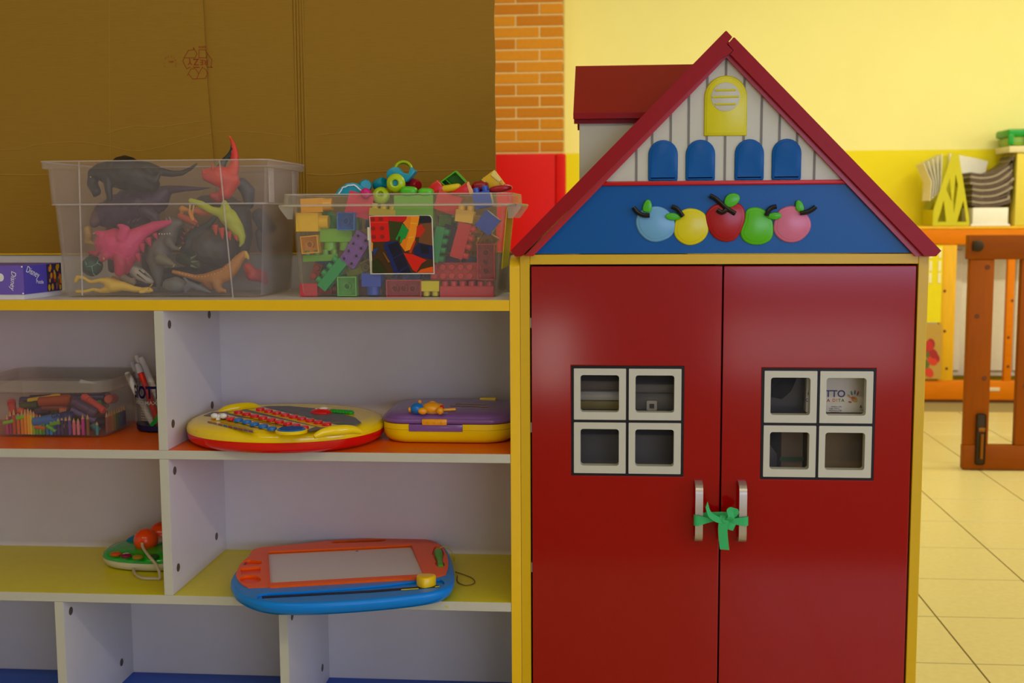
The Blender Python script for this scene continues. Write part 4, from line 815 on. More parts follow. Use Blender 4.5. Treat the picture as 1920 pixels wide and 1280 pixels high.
CACHE = {}
def brick_parts(nx, ny, p, h, sr, sh_, dimple):
    key = (nx, ny, p, h, sr, sh_, dimple)
    if key in CACHE: return CACHE[key]
    X, Y_, t = nx*p/2-.0002, ny*p/2-.0002, .0016
    b = bm_new()
    o = [(-X, -Y_), (X, -Y_), (X, Y_), (-X, Y_)]; i_ = inset(o, t*1.3)
    loft(b, [[(x, y, h-.0022) for x, y in i_], [(x, y, 0) for x, y in i_], [(x, y, 0) for x, y in o], [(x, y, h-.0006) for x, y in o], [(x*(1-.0006/X), y*(1-.0006/Y_), h) for x, y in o]])
    for i in range(nx-1):
        for j in range(ny-1): lathe(b, [(.0064, h-.002), (.0064, .001), (.0054, .001), (.0054, h-.002)], ((i+1-nx/2)*p, (j+1-ny/2)*p, 0), (0, 0, 1), 12)
    if ny == 1:
        for i in range(nx-1): bx(b, (i+1-nx/2)*p-.0006, (i+1-nx/2)*p+.0006, -Y_+t, Y_-t, .002, h-.002)
    body = mesh_of('body', b, None, True, .5)
    b = bm_new(); pr = [(sr, 0), (sr, sh_-.0008), (sr-.0008, sh_), (sr*.6, sh_)]+([(sr*.6, sh_-.0045)] if dimple else [])+[(.0001, sh_-(.0045 if dimple else 0))]
    lathe(b, pr, (0, 0, 0), (0, 0, 1), 14); stud = mesh_of('stud', b, None, True, .5)
    CACHE[key] = (body, stud); return CACHE[key]
BC = {}
def bcol(c):
    if c not in BC: BC[c] = P('brick_plastic_%d_%d_%d' % c, c, .28, var=.03)
    return BC[c]
COUNT = [0]
def toybrick(zx, zy, nx, ny, view, ang, c, label, layer=0, p=.0168, h=.0195, studs=None, big=False, dimple=False, Y=None, group=None):
    a = math.radians(ang); sr, shh = ((.0050, .0040) if dimple else (.0060, .0092))
    if big: p, h, sr, shh = p if p != .0168 else .036, h if h != .0195 else .034, .0125, .0165
    if view == 'side': xl, yl, zl_ = V((math.cos(a), 0, -math.sin(a))), V((0, 1, 0)), V((math.sin(a), 0, math.cos(a))); dep = (-ny*p/2, ny*p/2)
    elif view == 'top': xl, yl, zl_ = V((math.cos(a), 0, -math.sin(a))), V((math.sin(a), 0, math.cos(a))), V((0, -1, 0)); dep = (-h-shh, 0)
    else: xl, yl, zl_ = V((math.cos(a), 0, -math.sin(a))), V((-math.sin(a), 0, -math.cos(a))), V((0, 1, 0)); dep = (0, h+shh)
    x, y = 510+zx/3.918, 290+zy/3.918
    q = at(x, y, .08)
    for _ in range(3):
        yf = (Y if Y is not None else lfy(q.z-.018)+.0045+layer*.037); q = at(x, y, yf)
    # q: centre of the visible face; body centre for a side view
    org = V((q.x, yf-dep[0], q.z)) - (zl_*h/2 if view == 'side' else V((0, 0, 0)))
    body, stud = brick_parts(nx, ny, p, h, sr, shh, dimple); m = bcol(c)
    r = thing('toy_brick', label, 'toy brick', org, group); r.rotation_euler = M((xl, yl, zl_)).transposed().to_euler()
    o = bpy.data.objects.new('body', body.copy()); o.data.materials.append(m); C.objects.link(o); o.parent = r
    sm_ = stud.copy(); sm_.materials.append(m)
    for i in range(nx):
        for j in range(ny):
            if studs is not None and (i, j) not in studs: continue
            s_ = bpy.data.objects.new('stud', sm_); C.objects.link(s_); s_.parent = r; s_.location = ((i+.5-nx/2)*p, (j+.5-ny/2)*p, h)
    return r
YL, YO, LBL, LG, PR, GN, R1, BL, YB2, PKR, CRM = (244, 196, 10), (240, 170, 20), (40, 120, 200), (130, 196, 60), (132, 82, 170), (20, 164, 84), (214, 40, 54), (44, 84, 190), (230, 214, 20), (232, 60, 90), (236, 190, 70)
toybrick(256, 495, 1, 1, 'side', 90, YL, 'large yellow one-stud brick at the upper left of the clear brick bin', big=True, p=.035, h=.042)
toybrick(290, 372, 1, 1, 'side', 88, YO, 'amber one-stud brick above the large yellow one under the bin rim', 1, big=True, p=.027, h=.042)
toybrick(541, 489, 2, 2, 'bottom', 1, LBL, 'hollow underside of a blue square brick right of the yellow bricks')
toybrick(275, 660, 2, 2, 'bottom', -5, YO, 'hollow underside of a tilted amber square brick at the left bin wall')
toybrick(470, 592, 2, 1, 'side', 180, LG, 'pale green brick with two fat studs pointing down', .45, big=True, p=.031, h=.025)
toybrick(608, 698, 4, 2, 'top', -57, PR, 'purple eight-stud brick standing diagonally in the clear brick bin', 0, dimple=True)
toybrick(355, 758, 4, 1, 'side', -2, (110, 176, 50), 'flat leaf green brick with small studs under the fat-studded one', .3, h=.012)
toybrick(440, 880, 4, 2, 'side', -50, GN, 'emerald four-stud brick leaning to the right low in the bin', 0)
toybrick(315, 862, 1, 2, 'top', 20, (200, 60, 60), 'small red two-stud brick behind the leaning emerald brick', 1)
toybrick(268, 993, 2, 1, 'side', 180, (206, 56, 66), 'red two-stud brick face down in the lower left bin corner', .0, h=.024)
toybrick(549, 967, 2, 2, 'bottom', 0, (120, 200, 90), 'hollow underside of a light green square brick on the bin floor', p=.0185)
toybrick(728, 920, 1, 1, 'side', 180, BL, 'royal blue one-stud brick upside down on the bin floor', big=True, p=.037, h=.0255)
toybrick(690, 825, 2, 2, 'bottom', -25, (186, 160, 40), 'hollow olive yellow brick half behind the photo label', .75, p=.012)
toybrick(610, 862, 2, 1, 'side', -20, (170, 180, 40), 'olive green brick between the emerald brick and the blue one', 1.0, h=.014)
toybrick(967, 983, 4, 2, 'bottom', 0, (196, 62, 72), 'hollow underside of a red eight-stud brick below the photo label')
toybrick(1162, 966, 2, 2, 'side', 180, YB2, 'bright yellow brick standing on two studs on the bin floor', h=.0195)
toybrick(1430, 1006, 6, 2, 'side', 0, (206, 58, 72), 'long red brick with studs up in the lower right of the bin', h=.0205)
toybrick(1352, 858, 6, 2, 'top', 0, (214, 60, 66), 'red twelve-stud brick facing out above the long red brick', .35, h=.012)
toybrick(1571, 787, 4, 2, 'bottom', 90, (186, 52, 62), 'hollow underside of a red brick upright at the right bin wall', 0)
toybrick(1580, 640, 2, 2, 'bottom', 32, (206, 140, 40), 'tan orange hollow brick above the upright red one', .9)
toybrick(1582, 500, 2, 2, 'side', 38, BL, 'tilted blue brick at the upper right of the clear bin', .2, h=.035, studs=())
toybrick(1545, 330, 2, 2, 'side', -12, (52, 92, 190), 'blue brick under the right end of the bin rim', .6, h=.03)
toybrick(1385, 630, 4, 2, 'side', 106, (206, 44, 54), 'long red brick tilted with its studs to the right', .0, h=.024)
toybrick(1412, 452, 2, 2, 'side', 8, CRM, 'cream yellow two-stud brick on top of the tilted red one', .0, h=.022)
toybrick(1212, 660, 4, 2, 'side', 102, (20, 150, 84), 'emerald brick with studs to the right beside the photo label', .1, h=.016)
toybrick(640, 370, 2, 2, 'side', 15, PKR, 'rose red brick under the rim above the purple one', 1.0, h=.045, p=.024, studs=())
toybrick(1290, 355, 2, 2, 'side', 20, (224, 70, 70), 'coral red brick under the rim right of the pale green slab', 1.0, h=.036, p=.023, studs=())
toybrick(1040, 420, 4, 2, 'side', 0, (124, 190, 60), 'large pale green slab behind the top of the photo label', .75, h=.062, p=.0185, studs=())
toybrick(810, 425, 3, 2, 'side', 6, (214, 190, 40), 'mustard brick just above the left of the photo label', .7, h=.014)
toybrick(815, 330, 2, 2, 'side', 0, (150, 140, 50), 'olive brick under the rim over the mustard one', 1.6, h=.03, studs=())
toybrick(1015, 900, 2, 2, 'top', 20, (50, 110, 170), 'blue brick peeping out under the photo label', 1.2)
toybrick(770, 770, 2, 2, 'side', 30, (60, 100, 190), 'blue brick half hidden by the left of the photo label', .8)
toybrick(1310, 620, 2, 2, 'side', 15, (46, 40, 84), 'navy brick between the emerald and tilted red bricks', 1.0, h=.05, studs=())
toybrick(660, 980, 2, 2, 'side', 0, (130, 50, 40), 'brownish red brick behind the royal blue upside-down one', 1.0, h=.03, studs=())
random.seed(11)
for L in (2.0, 3.0):
    for iy, zy in enumerate((960, 810, 660, 510)):
        for ix in range(7):
            zx = 385+ix*180+random.uniform(-20, 20)
            toybrick(zx, zy+random.uniform(-14, 14)-(L-2)*6, 2, 2, 'side', random.choice((0, 90, 180))+random.uniform(-14, 14), random.choice((YL, LBL, LG, R1, GN, BL, YO, PR)),
                'toy brick deep in the clear bin behind the front bricks', L, h=.030 if random.random() < .5 else .024, studs=() if L > 2.5 else None, group='bricks deep inside the clear bin')

# toys heaped over the rim
TL, LM = (10, 150, 170), (176, 206, 20)
def tq(zx, zy, Y): return at(510+zx/3.918, 290+zy/3.918, Y)
SCL = lambda Y: (Y+2.1)/F/3.918
def tprism(name, zpts, Y0, Y1, c, label, bev=.002, part='body', parent=None, group=None):
    pts = [tq(x, y, Y0) for x, y in zpts]; pp = [(p.x, p.z) for p in pts]
    if parent is None:
        parent = thing(name, label, 'toy', (sum(p[0] for p in pp)/len(pp), (Y0+Y1)/2, min(p[1] for p in pp)), group)
    obj(part, prism(bm_new(), pp, 'y', Y1, Y0, bev), bcol(c), parent); return parent
t = tprism('toy_bowl', [(455, 300), (490, 248), (540, 212), (585, 203), (630, 215), (675, 250), (700, 300)], .105, .15, TL, 'teal arched toy piece with a white jagged edge on the heap')
b = bm_new(); zz = [(487, 290), (508, 262), (520, 240), (540, 236), (556, 226), (580, 224), (604, 222), (625, 236), (640, 252), (655, 262), (668, 284)]; tube(b, [tq(x, y, .1035) for x, y in zz], .0014, 6); obj('jagged_edge', b, mat('toy_white', (232, 234, 230), .5), t)
def wheel(zx, zy, Y, r, c, hub, label, ax=(0, -1, 0), wd=.016):
    o = tq(zx, zy, Y); R = r*SCL(Y); t = thing('toy_ring', label, 'toy', (o.x, o.y, o.z-R)); a = V(ax).normalized()
    b = bm_new(); lathe(b, [(R*.36, 0), (R*.5, wd*.06), (R*.78, -wd*.08), (R*.95, -wd*.3), (R, -wd*.6), (R*.95, -wd*.95), (R*.75, -wd*1.2), (R*.3, -wd*1.2), (R*.3, -wd*.3)], o, a, 28, True); obj('tyre', b, bcol(c), t)
    b = bm_new(); lathe(b, [(R*.29, -wd*1.1), (R*.29, -wd*.35), (R*.1, -wd*.35), (.0003, -wd*.35)], o, a, 16); bx(b, o.x-R*.05, o.x+R*.05, o.y+wd*.25, o.y+wd*.4, o.z-R*.25, o.z+R*.25); obj('hub', b, bcol(hub), t); return t
wheel(903, 207, .098, 70, LM, TL, 'lime green toy ring wheel with a teal hub on top of the heap')
wheel(795, 288, .105, 66, LM, (150, 180, 30), 'lime green toy ring wheel half sunk behind the bin rim', ax=(0, -1, .35))
t = tprism('toy_car', [(838, 140), (850, 112), (888, 88), (920, 92), (955, 130), (1000, 140), (1015, 90), (1052, 122), (1020, 165), (985, 200), (900, 200), (840, 170)], .125, .155, TL, 'teal toy car chassis lying upside down on the heap')
b = bm_new(); o = tq(965, 118, .165); lathe(b, [(.0135, 0), (.0180, .002), (.0185, .008), (.016, .012), (.0135, .010)], o, (.15, -.9, .25), 28, True); obj('wheel', b, bcol(LM), t)
def lump(name, zx, zy, Y, rx, rz, ry, c, label, rot=0., cyl=False, ax=(1, 0, .2)):
    o = tq(zx, zy, Y); s_ = SCL(Y); t = thing(name, label, 'toy', (o.x, o.y, o.z-rz*s_)); b = bm_new()
    if cyl: L = rx*s_; R = rz*s_; a = V(ax).normalized(); lathe(b, [(.0002, -L), (R*.85, -L), (R, -L+.002), (R, L-.004), (R*.8, L), (.0002, L)], o, a, 24)
    else: loft(b, [[(o.x+x*s_*k, o.y+ry*d, o.z+z*s_*k) for x, z in ell(0, 0, rx, rz, 28, rot, 2.6)] for k, d in ((.55, -1), (.85, -.85), (1, -.35), (1, .35), (.85, .85), (.55, 1))])
    obj('body', b, bcol(c), t, ang=1.); return t
lump('toy_cylinder', 682, 232, .135, 46, 48, 0, TL, 'teal toy cylinder lying behind the arched piece', cyl=True, ax=(.35, -.9, .1))
lump('toy_cylinder', 795, 215, .145, 46, 44, 0, TL, 'teal toy dome under the car chassis', cyl=True, ax=(.8, -.5, .3))
lump('toy_cylinder', 1042, 222, .15, 46, 46, 0, (150, 14, 24), 'dark red toy cylinder behind the lime wheel', cyl=True, ax=(.75, -.6, -.2))
lump('toy_block', 1006, 268, .105, 64, 36, .014, (80, 190, 30), 'rounded green toy piece under the lime wheel'); lump('toy_block', 1132, 275, .107, 58, 32, .014, (90, 196, 30), 'rounded green toy piece left of the red wedge')
lump('toy_block', 692, 285, .104, 38, 40, .012, (206, 16, 110), 'magenta toy tip beside the teal cylinder', rot=.8)
tprism('toy_wedge', [(1135, 245), (1210, 186), (1262, 240), (1240, 285), (1140, 285)], .11, .14, (214, 26, 20), 'plain red toy wedge sticking up at mid rim')
# open green box
t = thing('toy_box', 'open green toy box tilted on its corner on the heap', 'toy', tq(1330, 200, .15))
c4 = [tq(*p, .145) for p in ((1232, 200), (1348, 116), (1432, 205), (1330, 285))]; cc = sum(c4, V((0, 0, 0)))/4
outp = [(p.x, p.z) for p in c4]
obj('frame', plate(bm_new(), outp, [inset(outp, .0022)], .145, .178, 'y'), bcol((84, 190, 24)), t, smooth=False); obj('back', prism(bm_new(), inset(outp, .0008), 'y', .178, .180), bcol((60, 160, 20)), t)
b = bm_new(); u, v_ = c4[0].lerp(c4[1], .3), c4[3].lerp(c4[2], .3); ribbon(b, [u+V((0, .015, 0)), v_+V((0, .015, 0))], V((0, .026, 0)), .0015); obj('divider', b, bcol((60, 160, 20)), t)
lump('toy_peg', 1320, 245, .112, 66, 28, 0, (230, 206, 30), 'yellow toy peg lying across the green box', cyl=True, ax=(.97, -.2, .12))
t = tprism('toy_brick', [(1300, 290), (1438, 196), (1452, 230), (1470, 290)], .098, .122, (220, 24, 22), 'red toy roof brick with a peach end at the rim', bev=.001)
tprism('', [(1438, 196), (1478, 262), (1478, 290), (1452, 290), (1430, 215)], .0955, .0978, (246, 176, 110), '', bev=.0004, part='end_face', parent=t)
lump('toy_bead', 1530, 232, .118, 62, 38, .016, (150, 8, 24), 'glossy dark red bead below the yellow block', rot=.1); lump('toy_bead', 1680, 250, .100, 84, 26, .016, (170, 10, 30), 'glossy flat dark red bead at the right end of the rim', rot=.12)
t = tprism('toy_brick', [(1535, 182), (1630, 112), (1705, 212), (1650, 240), (1590, 262)], .132, .16, (236, 192, 30), 'yellow toy brick with a pale tab at the right of the heap', bev=.0012)
tprism('', [(1628, 114), (1640, 134), (1682, 186), (1666, 200), (1606, 150)], .1295, .1318, (250, 226, 120), '', bev=.0004, part='end_face', parent=t); tprism('', [(1672, 205), (1690, 186), (1704, 214), (1690, 230)], .128, .131, (236, 192, 30), '', bev=.0004, part='tab', parent=t)
tprism('toy_brick', [(1528, 186), (1548, 164), (1560, 180), (1545, 215)], .17, .185, (20, 120, 50), 'dark green brick corner behind the yellow block')
tprism('toy_brick', [(1540, 262), (1556, 248), (1574, 262), (1560, 290)], .096, .10, (60, 90, 200), 'small blue chip between the two dark red beads', bev=.0005)

# ---------------------------------------------------------------- second shelf: pencil bin, marker cup, alphabet toy, toy case
Z2 = .5995
PBX0, PBX1 = -1.226, -.992; pcx, pcy = (PBX0+PBX1)/2, .195
PCL = clear('clear_bin', (214, 206, 196), .055, .2)
PCLE = clear('clear_bin_rim', (228, 222, 210), .2, .2)
pbn = thing('pencil_bin', 'clear wide-rimmed bin of crayons and markers at the left of the orange shelf', 'storage bin', (pcx, pcy, Z2))
def ploop(z, e=0, r=.028):
    t = (z-Z2)/.1; return (z, pcx-.004*t, pcy, .119+.009*t+e, .086+.008*t+e, r)
b = bm_new(); tub(b, [ploop(Z2, -.006), ploop(Z2+.004, -.001), ploop(Z2+.01), ploop(.688), ploop(.690, .003), ploop(.6935, .008, .034), ploop(.712, .0095, .036), ploop(.7165, .008, .036)], .0022, .003); obj('body', b, PCL, pbn)
b = bm_new(); lo = [(x, y, .6925) for x, y in rrect(*ploop(.693, .0092, .034)[1:])]; li = [(x, y, .6925) for x, y in rrect(*ploop(.693, .0065, .034)[1:])]
loft(b, [lo, [(x, y, .715) for x, y, _ in lo], [(x, y, .715) for x, y, _ in li], li], closed=True); obj('rim', b, PCLE, pbn)
def pencil(x, y, z0, L, col, label, r=.0031, tip=True):
    t = thing('pencil', label, 'pencil', (x, y, z0)); m = mat('pencil_%d_%d_%d' % col, col, .4)
    b = bm_new(); lathe(b, [(.0002, 0), (r, .0003), (r, L*.76)]+([(r, L*.76)] if False else []), (x, y, z0), (0, 0, 1), 7); o = obj('shaft', b, m, t)
    b = bm_new(); lathe(b, [(r, L*.76), (r*.45, L*.91), (.0001, L)], (x, y, z0), (0, 0, 1), 7); obj('tip', b, mat('pencil_wood', (206, 160, 100), .6) if tip else m, t)
PC = [(75, (176, 60, 120), 'magenta'), (84, (120, 30, 60), 'wine'), (97, (196, 70, 30), 'brick'), (109, (214, 96, 24), 'rust'), (121, (230, 126, 20), 'orange'), (134, (236, 146, 20), 'amber'), (146, (240, 166, 24), 'honey'), (158, (240, 186, 40), 'yellow'), (170, (214, 196, 40), 'lemon'), (181, (140, 176, 30), 'olive lime'), (191, (90, 160, 40), 'leaf green'), (201, (60, 150, 50), 'grass green'), (211, (50, 130, 60), 'forest green')]
ORD = ['first', 'second', 'third', 'fourth', 'fifth', 'sixth', 'seventh', 'eighth', 'ninth', 'tenth', 'eleventh', 'twelfth', 'thirteenth', 'fourteenth', 'fifteenth', 'sixteenth', 'seventeenth', 'eighteenth', 'nineteenth', 'twentieth', 'twenty-first', 'twenty-second', 'twenty-third', 'twenty-fourth']
fr = [(14, (190, 70, 120), 'magenta', 31), (20, (150, 50, 90), 'wine', 38), (27, (196, 80, 40), 'brick red', 41), (35, (214, 104, 34), 'rust', 34), (42, (226, 130, 24), 'orange', 40), (48, (236, 150, 24), 'amber', 41), (54, (240, 172, 30), 'honey', 43), (59, (236, 196, 50), 'yellow', 41), (64, (150, 180, 40), 'lime', 38), (70, (100, 160, 40), 'olive green', 30), (76, (110, 170, 50), 'leaf green', 32), (82, (80, 150, 50), 'grass green', 29), (89, (40, 120, 170), 'teal blue', 25), (96, (40, 140, 200), 'sky blue', 25), (103, (40, 70, 130), 'navy', 24), (110, (70, 60, 120), 'indigo', 28), (117, (60, 50, 90), 'dusk violet', 30), (124, (60, 50, 70), 'charcoal violet', 29), (131, (110, 80, 150), 'violet', 30), (139, (220, 110, 120), 'salmon', 26), (147, (220, 130, 140), 'rose', 26), (156, (206, 50, 140), 'fuchsia', 33), (165, (140, 90, 40), 'brown', 33), (182, (60, 150, 150), 'turquoise', 20)]
for i, (px, c, nm, hpx) in enumerate(fr):
    q = at(px, 812, pcy-.086+.0105); pencil(q.x, pcy-.086+.0115, Z2+.0045, hpx*.00115+.004, c, '%s pencil standing at the front wall of the pencil bin, %s from the left' % (nm, ORD[i]))
for i, (dy, c, nm) in enumerate(((.036, (150, 60, 40), 'brick'), (.048, (170, 90, 40), 'rust'), (.060, (190, 120, 40), 'amber'), (.072, (150, 130, 40), 'olive'), (.084, (60, 110, 50), 'green'), (.096, (40, 100, 90), 'teal'), (.108, (40, 80, 140), 'blue'), (.122, (50, 50, 90), 'indigo'))):
    pencil(pcx+.119-.0115, pcy-.086+dy, Z2+.0045, .042, c, '%s pencil standing at the right wall of the pencil bin, %s from the front' % (nm, ORD[i]))
def marker(p, q, r, c, label, cap=None, caplen=.3, name='marker', txt=None):
    p, q = V(p), V(q); t = thing(name, label, name.replace('_', ' '), p); L = (q-p).length; a = (q-p).normalized()
    b = bm_new(); lathe(b, [(.0002, 0), (r*.8, 0), (r, .002), (r, L*(1-caplen))], p, a, 14); obj('barrel', b, mat('marker_%d_%d_%d' % c, c, .35), t)
    b = bm_new(); c2 = cap or c; lathe(b, [(r*1.12, L*(1-caplen)+.0005), (r*1.1, L*.93), (r*.8, L*.985), (.0002, L)], p, a, 14); obj('cap', b, mat('marker_%d_%d_%d' % c2, c2, .3), t); return t
ppx = lambda zx, zy, Y: at(zx/7.68, 680+zy/7.68, Y)
marker(ppx(400, 560, .15), ppx(880, 490, .17), .007, (236, 186, 10), 'yellow marker lying on top in the pencil bin', (230, 176, 10))
marker(ppx(190, 740, .128), ppx(160, 540, .15), .0075, (206, 70, 60), 'coral marker leaning in the left corner of the pencil bin')
marker(ppx(540, 790, .140), ppx(250, 670, .130), .0065, (214, 84, 50), 'orange red marker slanting behind the standing pencils')
marker(ppx(1500, 690, .150), ppx(1190, 480, .17), .0075, (226, 84, 70), 'coral red marker sloping down at the right of the pencil bin')
t = marker(ppx(480, 850, .1225), ppx(1060, 760, .132), .0098, (60, 110, 170), 'fat blue wax crayon with white lettering in the pencil bin', (46, 60, 110))
p_ = ppx(745, 800, .1145); lettering('GIOTTO', .012, p_, (.98, .02, .155), (-.155, 0, .98), mat('ink_navy2', (24, 34, 84), .5), t, bold=.02)
marker(ppx(1180, 930, .150), ppx(880, 905, .1215), .005, (200, 140, 120), 'pale pink chalk stick lying behind the right pencils', caplen=.2, name='chalk')
for i, (a, b_, c, lb) in enumerate((((50, 870), (210, 830), (130, 190, 40), 'lime green crayon lying at the far left over the pencils'), ((240, 800), (360, 775), (120, 196, 30), 'bright green crayon lying over the orange pencils'), ((670, 900), (810, 985), (110, 180, 40), 'green curly crayon hanging in front of the blue pencils'), ((720, 890), (870, 855), (100, 170, 50), 'green crayon under the fat blue one'), ((680, 680), (840, 715), (110, 150, 50), 'olive crayon behind the fat blue one'), ((500, 915), (660, 940), (214, 100, 30), 'orange crayon lying behind the green pencils'))):
    marker(ppx(*a, .1195 if i != 4 else .16), ppx(*b_, .1215 if i != 4 else .165), .0042, c, lb, name='crayon')
marker(ppx(1420, 590, .20), ppx(1480, 560, .27), .008, (60, 120, 60), 'green marker end at the right of the pencil bin'); marker(ppx(1560, 525, .2), ppx(1640, 510, .27), .009, (214, 80, 50), 'orange marker end by the right rim of the pencil bin')
for i, (p0, p1, c_, nm, r_) in enumerate((((290, 620), (560, 600), (70, 74, 40), 'dark olive', .0075), ((560, 560), (1030, 530), (170, 70, 20), 'rust brown', .010), ((600, 640), (1000, 650), (130, 60, 40), 'red brown', .0075), ((1040, 540), (1390, 740), (90, 66, 96), 'plum', .0095), ((1020, 670), (1380, 830), (110, 90, 130), 'lavender grey', .0065), ((500, 700), (720, 660), (70, 50, 70), 'dark violet', .0085), ((1330, 880), (1415, 980), (60, 130, 130), 'teal', .0065), ((850, 690), (960, 690), (190, 96, 50), 'tan orange', .0075), ((300, 560), (380, 700), (120, 60, 90), 'mauve', .006))):
    marker(ppx(*p0, .136+.004*(i % 3)), ppx(*p1, .142+.004*(i % 3)), r_, c_, '%s marker lying among the crayons near the front wall of the pencil bin' % nm)
random.seed(5)
for i, (c, nm) in enumerate((((70, 50, 70), 'plum'), ((110, 50, 30), 'rusty'), ((60, 60, 50), 'dark olive'), ((50, 50, 90), 'navy'), ((80, 56, 40), 'umber'), ((130, 60, 30), 'burnt orange'), ((80, 70, 90), 'mauve'), ((60, 44, 60), 'dark violet'))):
    z = Z2+.012+(i % 4)*.0165; y = .175+.012*(i//4)*2+.004*(i % 4)
    marker((pcx-.085+random.uniform(-.008, .008), y, z), (pcx+.075+random.uniform(-.01, .01), y+.03, z+.004), .0078, c, '%s marker buried crosswise deep in the pencil bin' % nm)
tag(obj('paper_strip', prism(bm_new(), [(q.x, q.z) for q in (ppx(1135, 290, .2), ppx(1160, 238, .2), ppx(1360, 285, .2), ppx(1370, 300, .2))], 'y', .2, .2008), mat('strip_white', (190, 200, 200), .5), smooth=False), 'white paper strip sticking up inside the pencil bin', 'paper')

# cup of markers
kx, ky = -.9170, .218
cup = thing('marker_cup', 'clear plastic cup with navy lettering holding white markers', 'cup', (kx, ky, Z2))
b = bm_new(); R0, R1_, HC = .0490, .0515, .1
lathe(b, [(.0002, .0008), (R0-.004, .0003), (R0, .004), (R1_, HC), (R1_+.0015, HC+.001), (R1_+.0015, HC+.004), (R1_-.0015, HC+.004), (R0-.002, .006), (.0002, .004)], (kx, ky, Z2), (0, 0, 1), 40); obj('body', b, clear('cup_clear', (150, 150, 150), .08, .15), cup)
b = bm_new(); lathe(b, [(R0+.0004, .004), (R0+.0014, .0145), (R0-.004, .0145), (R0-.004, .004)], (kx, ky, Z2), (0, 0, 1), 40); obj('base_band', b, mat('cup_navy', (24, 26, 70), .4), cup)
def wrap(o, r_of_z):       # bend flat lettering round the cup
    w_ = wloc(o.parent)
    for v in o.data.vertices:
        p = v.co+w_; r = r_of_z(p.z); a = (p.x-kx)/r; v.co = V((kx+r*math.sin(a), ky-r*math.cos(a), p.z))-w_
rz2 = lambda z: R0+(R1_-R0)*((z-Z2)/HC)+.0007
NV = mat('cup_ink', (30, 32, 96), .5); WHk = mat('cup_white', (220, 220, 210), .5)
o = lettering('GIOTTO', .034, (kx-.0085, 0, .6705), (1, 0, 0), (0, 0, 1), NV, cup, align='CENTER', bold=.035, sx=.74); wrap(o, rz2)
o = lettering('TURBO MAXI', .0105, (kx-.022, 0, .6575), (1, 0, 0), (0, 0, 1), WHk, cup, align='CENTER', bold=.02, sx=1.15); wrap(o, rz2)
for i, s in enumerate(('pennarelli', 'markers', 'feutres', 'superlavabili', 'rotuladores')):
    o = lettering(s, .0055, (kx-.027, 0, .6450-i*.0052), (1, 0, 0), (0, 0, 1), WHk, cup); wrap(o, rz2)
b = bm_new(); pr = [(kx-.006, .618), (kx+.004, .628), (kx+.016, .648), (kx+.022, .642), (kx+.008, .620), (kx-.002, .612)]
o = obj('green_print', plate(b, pr, [], -.0004, 0, 'y'), mat('cup_green', (40, 190, 60), .4), cup, smooth=False); wrap(o, rz2)
cp = lambda x, y, Y: at(x, y, Y)
for i, (x0, y0, Y0, x1, y1, Y1, r, c, cap, lb) in enumerate(((287, 800, .20, 237, 697, .215, .0062, (232, 230, 220), (232, 230, 222), 'white marker leaning furthest left out of the cup'), (300, 795, .23, 247, 676, .245, .0058, (206, 206, 206), (196, 196, 196), 'grey white marker at the back left of the cup'),
    (299, 800, .195, 257, 680, .20, .0062, (226, 44, 20), (206, 206, 200), 'red marker with a white end in the cup'), (318, 800, .235, 255, 664, .25, .0056, (214, 80, 70), (222, 222, 218), 'marker with red band and white end at the top of the cup'), (312, 790, .21, 264, 668, .224, .0064, (232, 230, 220), (232, 230, 222), 'white marker leaning tallest at the right of the cup'))):
    p, q = cp(x0, y0, Y0), cp(x1, y1, Y1); p.z = max(p.z, Z2+.012); marker(p, q, r, c, lb, cap, .16 if i in (2, 3) else .55)

# oval alphabet toy
OX, OY = -.6305, .128
ot = thing('learning_toy', 'yellow and red oval learning toy with rows of red and blue buttons', 'learning toy', (OX, OY, Z2))
YT = P('toy_yellow', (240, 204, 6), .13, var=.03); RT = P('toy_red', (222, 16, 14), .14); BT = P('toy_blue', (16, 104, 176), .25)
oo = lambda a, b_: ell(OX, OY, a, b_, 72, -.10, 2.12)
b = bm_new(); loft(b, [[(x, y, Z2+z) for x, y in oo(.1905-d, .1675-d)] for z, d in ((.0003, .024), (.002, .014), (.007, .005), (.012, .001), (.0235, 0))]); obj('base', b, RT, ot, ang=1.)
b = bm_new(); loft(b, [[(x, y, Z2+z) for x, y in oo(.1905-d, .1675-d)] for z, d in ((.0238, .0), (.031, -.0004), (.038, .003), (.0415, .009), (.0445, .017), (.0455, .026), (.0450, .034))]); obj('upper_shell', b, YT, ot, ang=1.)
ZT = Z2+.0452
oz = lambda zx, zy, z=ZT: atz(350+zx/5.189, 740+zy/5.189, z)
PT = attrmat('printed_panel', .5, 0, 90)
def flat(name, zpts, z0, z1, m, par, sm=0):
    pts = [tuple(oz(*p)[:2]) for p in zpts]; pts = smoothpoly(pts, sm) if sm else pts
    return obj(name, prism(bm_new(), pts, 'z', z0, z1), m, par, smooth=False)
PNL = mat('panel_grey', (104, 100, 104), .45, var=.3, scale=120); CRM2 = mat('panel_cream', (216, 190, 96), .4)
flat('print_panel', [(165, 205), (250, 172), (420, 165), (640, 135), (800, 112), (1000, 112), (1250, 135), (1480, 180), (1640, 225), (1700, 275), (1640, 300), (1480, 310), (1200, 355), (1000, 320), (800, 265), (640, 225)], ZT+.0002, ZT+.0010, PNL, ot)
for seg in ([(595, 150), (745, 128), (1480, 305), (1300, 322)], [(400, 180), (510, 160), (1250, 318), (1160, 350)], [(225, 200), (330, 183), (900, 330), (830, 360)]):
    flat('button_strip', seg, ZT+.0011, ZT+.0018, YT, ot)
pp = []
random.seed(9)
